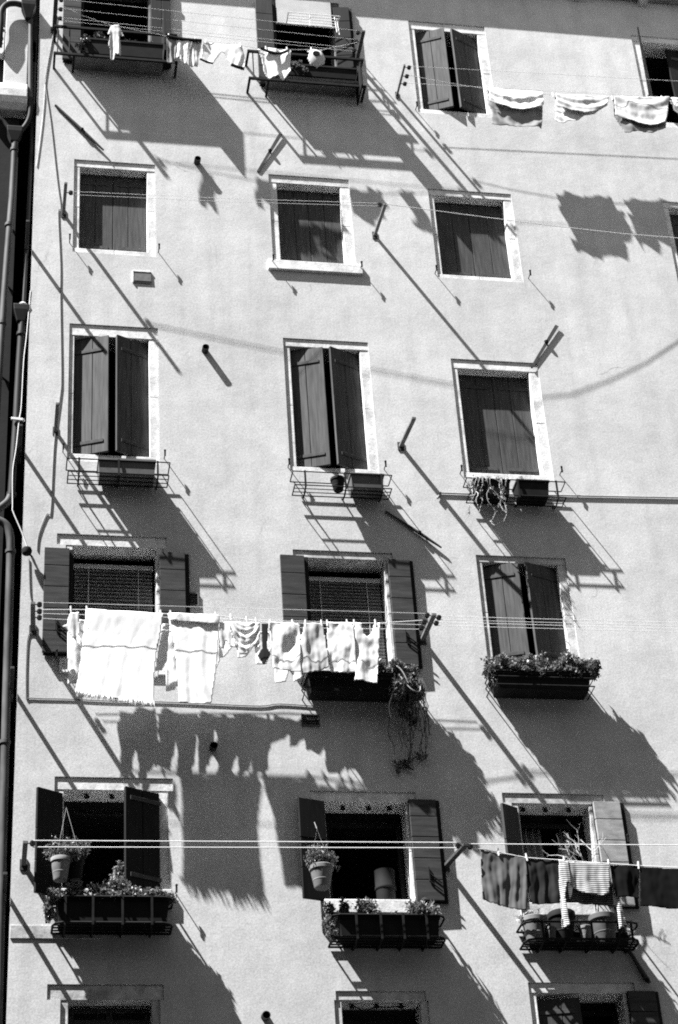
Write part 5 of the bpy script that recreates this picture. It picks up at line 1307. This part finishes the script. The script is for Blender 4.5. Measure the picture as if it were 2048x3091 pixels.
bush('herb_plant', 'airy drooping herb in the hanging pot of the middle window', [(3.36, -0.30, 10.04, 0.17, 0.13, 0.12), (3.30, -0.30, 9.96, 0.11, 0.10, 0.10), (3.47, -0.30, 9.97, 0.10, 0.10, 0.09)], 1100, 0.032, 'leafpale', 56, base=(3.375, -0.30, 9.9), stems=70, wid=0.5)
hg = thing('pot_hanger', (3.375, -0.30, 9.92), 'wire hanger of the wide pot at the middle window', 'hanger')
MB().tube([(3.27, -0.30, 9.92), (3.36, -0.26, 10.36), (3.48, -0.30, 9.92)], 0.0022, 5).tube([(3.36, -0.26, 10.36), (3.35, -0.20, 10.46)], 0.004, 5).build('wire', 'hanger', hg)
jar = thing('jar', (4.12, 0.14, 9.69), 'tall dim jar standing inside the middle window', 'jar')
MB().lathe((4.12, 0.14, 9.685), [(0.085, 0), (0.10, 0.03), (0.10, 0.17), (0.112, 0.18), (0.112, 0.20), (0.105, 0.21), (0.108, 0.36), (0.112, 0.38), (0.09, 0.385)], 22).build('body', 'boxdark', jar, smooth=True)

# low rack behind the striped shirt
pot(5.88, -0.17, 9.17, 0.32, 0.14, 'boxdark', 'black pot standing behind the hanging striped sleeve')
pot(6.32, -0.17, 9.17, 0.29, 0.145, 'boxmid', 'brown pot at the far end of the rack of pots')
pot(5.58, -0.17, 9.17, 0.26, 0.135, 'terracotta', 'pale pot under the charcoal blouse')
bush('withered_plant', 'few dry leaves in the pale pot under the charcoal blouse', [(5.58, -0.2, 9.45, 0.12, 0.08, 0.05), (5.46, -0.18, 9.42, 0.06, 0.06, 0.08)], 110, 0.045, 'vine', 61, stems=14)
bush('geranium_plant', 'low shoots in the brown pot beside the striped shirt', [(6.34, -0.2, 9.44, 0.11, 0.08, 0.04), (6.60, -0.22, 9.28, 0.05, 0.05, 0.05)], 110, 0.036, 'leafpale', 62, stems=12)
pot(6.10, -0.22, 9.17, 0.15, 0.07, 'terracotta', 'smallest pot, between the black and the brown pots')
pot(5.73, -0.24, 9.17, 0.13, 0.055, 'boxmid', 'tiny pot beside the black pot behind the striped sleeve')
tr_ = planter(5.50, 6.60, -0.12, -0.015, 9.17, 9.30, 'boxdark', 'long low dark trough at the back of the rack of pots')
bush('geranium_plant', 'scraggly leaves behind the striped shirt', [(5.75, -0.10, 9.40, 0.12, 0.07, 0.09), (6.12, -0.12, 9.38, 0.12, 0.07, 0.08), (6.52, -0.14, 9.36, 0.08, 0.07, 0.08)], 420, 0.036, 'leaf', 64, stems=40)
tw = thing('bare_shrub', (6.26, -0.19, 9.42), 'leafless pale shrub with thin branches before the dark window', 'shrub')
r6 = random.Random(66)
def branch(p, d, ln, r, depth):
    q = p + d * ln; mid = p.lerp(q, 0.5) + rdir(r6, 0) * ln * 0.06
    MBT.tube([p, mid, q], [r, r * 0.85, r * 0.7], 5)
    if depth:
        for _ in range(3 if depth > 1 else 2):
            e = (d + rdir(r6, 0.2) * 0.75).normalized()
            branch(p.lerp(q, r6.uniform(0.55, 1.0)), e, ln * r6.uniform(0.45, 0.7), r * 0.65, depth - 1)
MBT = MB()
branch(Vector((6.27, -0.19, 9.42)), Vector((-0.04, 0, 1)).normalized(), 0.62, 0.011, 3)
branch(Vector((6.25, -0.19, 9.42)), Vector((-0.14, -0.05, 1)).normalized(), 0.56, 0.009, 3)
MBT.build('branches', 'twig', tw, smooth=True)

# troughs, pots and things on the top balconies
planter(0.86, 2.02, -0.285, -0.05, 21.445, 21.70, 'boxdark', 'long dark trough filling the corner balcony')
planter(3.42, 4.50, -0.285, -0.05, 21.335, 21.52, 'boxdark', 'long dark trough filling the second balcony')
bush('geranium_plant', 'leggy plant on the corner balcony before the dark window', [(0.86, -0.22, 21.66, 0.12, 0.12, 0.16), (1.05, -0.18, 21.80, 0.14, 0.10, 0.14)], 1000, 0.036, 'leaf', 71, stems=36, wid=0.7)
bush('geranium_plant', 'low leaves along the rim of the corner trough', [(1.4, -0.2, 21.74, 0.2, 0.08, 0.06), (1.75, -0.2, 21.73, 0.18, 0.08, 0.06)], 260, 0.036, 'leaf', 73, stems=30, wid=0.7)
bush('geranium_plant', 'leafy plant below the round peg bag', [(3.66, -0.24, 21.50, 0.12, 0.09, 0.12), (3.78, -0.24, 21.42, 0.07, 0.07, 0.08), (3.40, -0.24, 21.40, 0.08, 0.09, 0.14)], 380, 0.042, 'leafpale', 72, stems=32, wid=0.85, base=(3.68, -0.2, 21.33))
ar = thing('clothes_airer', (3.95, -0.16, 22.40), 'small white wire airer hung before the pale blind', 'airer')
b = MB()
for k in range(5):
    y = -0.10 - 0.05 * k
    b.tube([(3.62, y, 22.50), (4.33, y, 22.50)], 0.005, 5)
for x in (3.62, 4.33): b.tube([(x, -0.10, 22.50), (x, -0.30, 22.50)], 0.007, 5)
b.tube([(3.92, -0.28, 22.50), (3.91, -0.28, 22.28)], 0.007, 5); b.tube([(4.26, -0.28, 22.50), (4.28, -0.28, 22.2)], 0.007, 5); b.tube([(4.30, -0.24, 22.50), (4.32, -0.24, 22.2)], 0.007, 5)
b.build('wire_frame', 'white', ar)
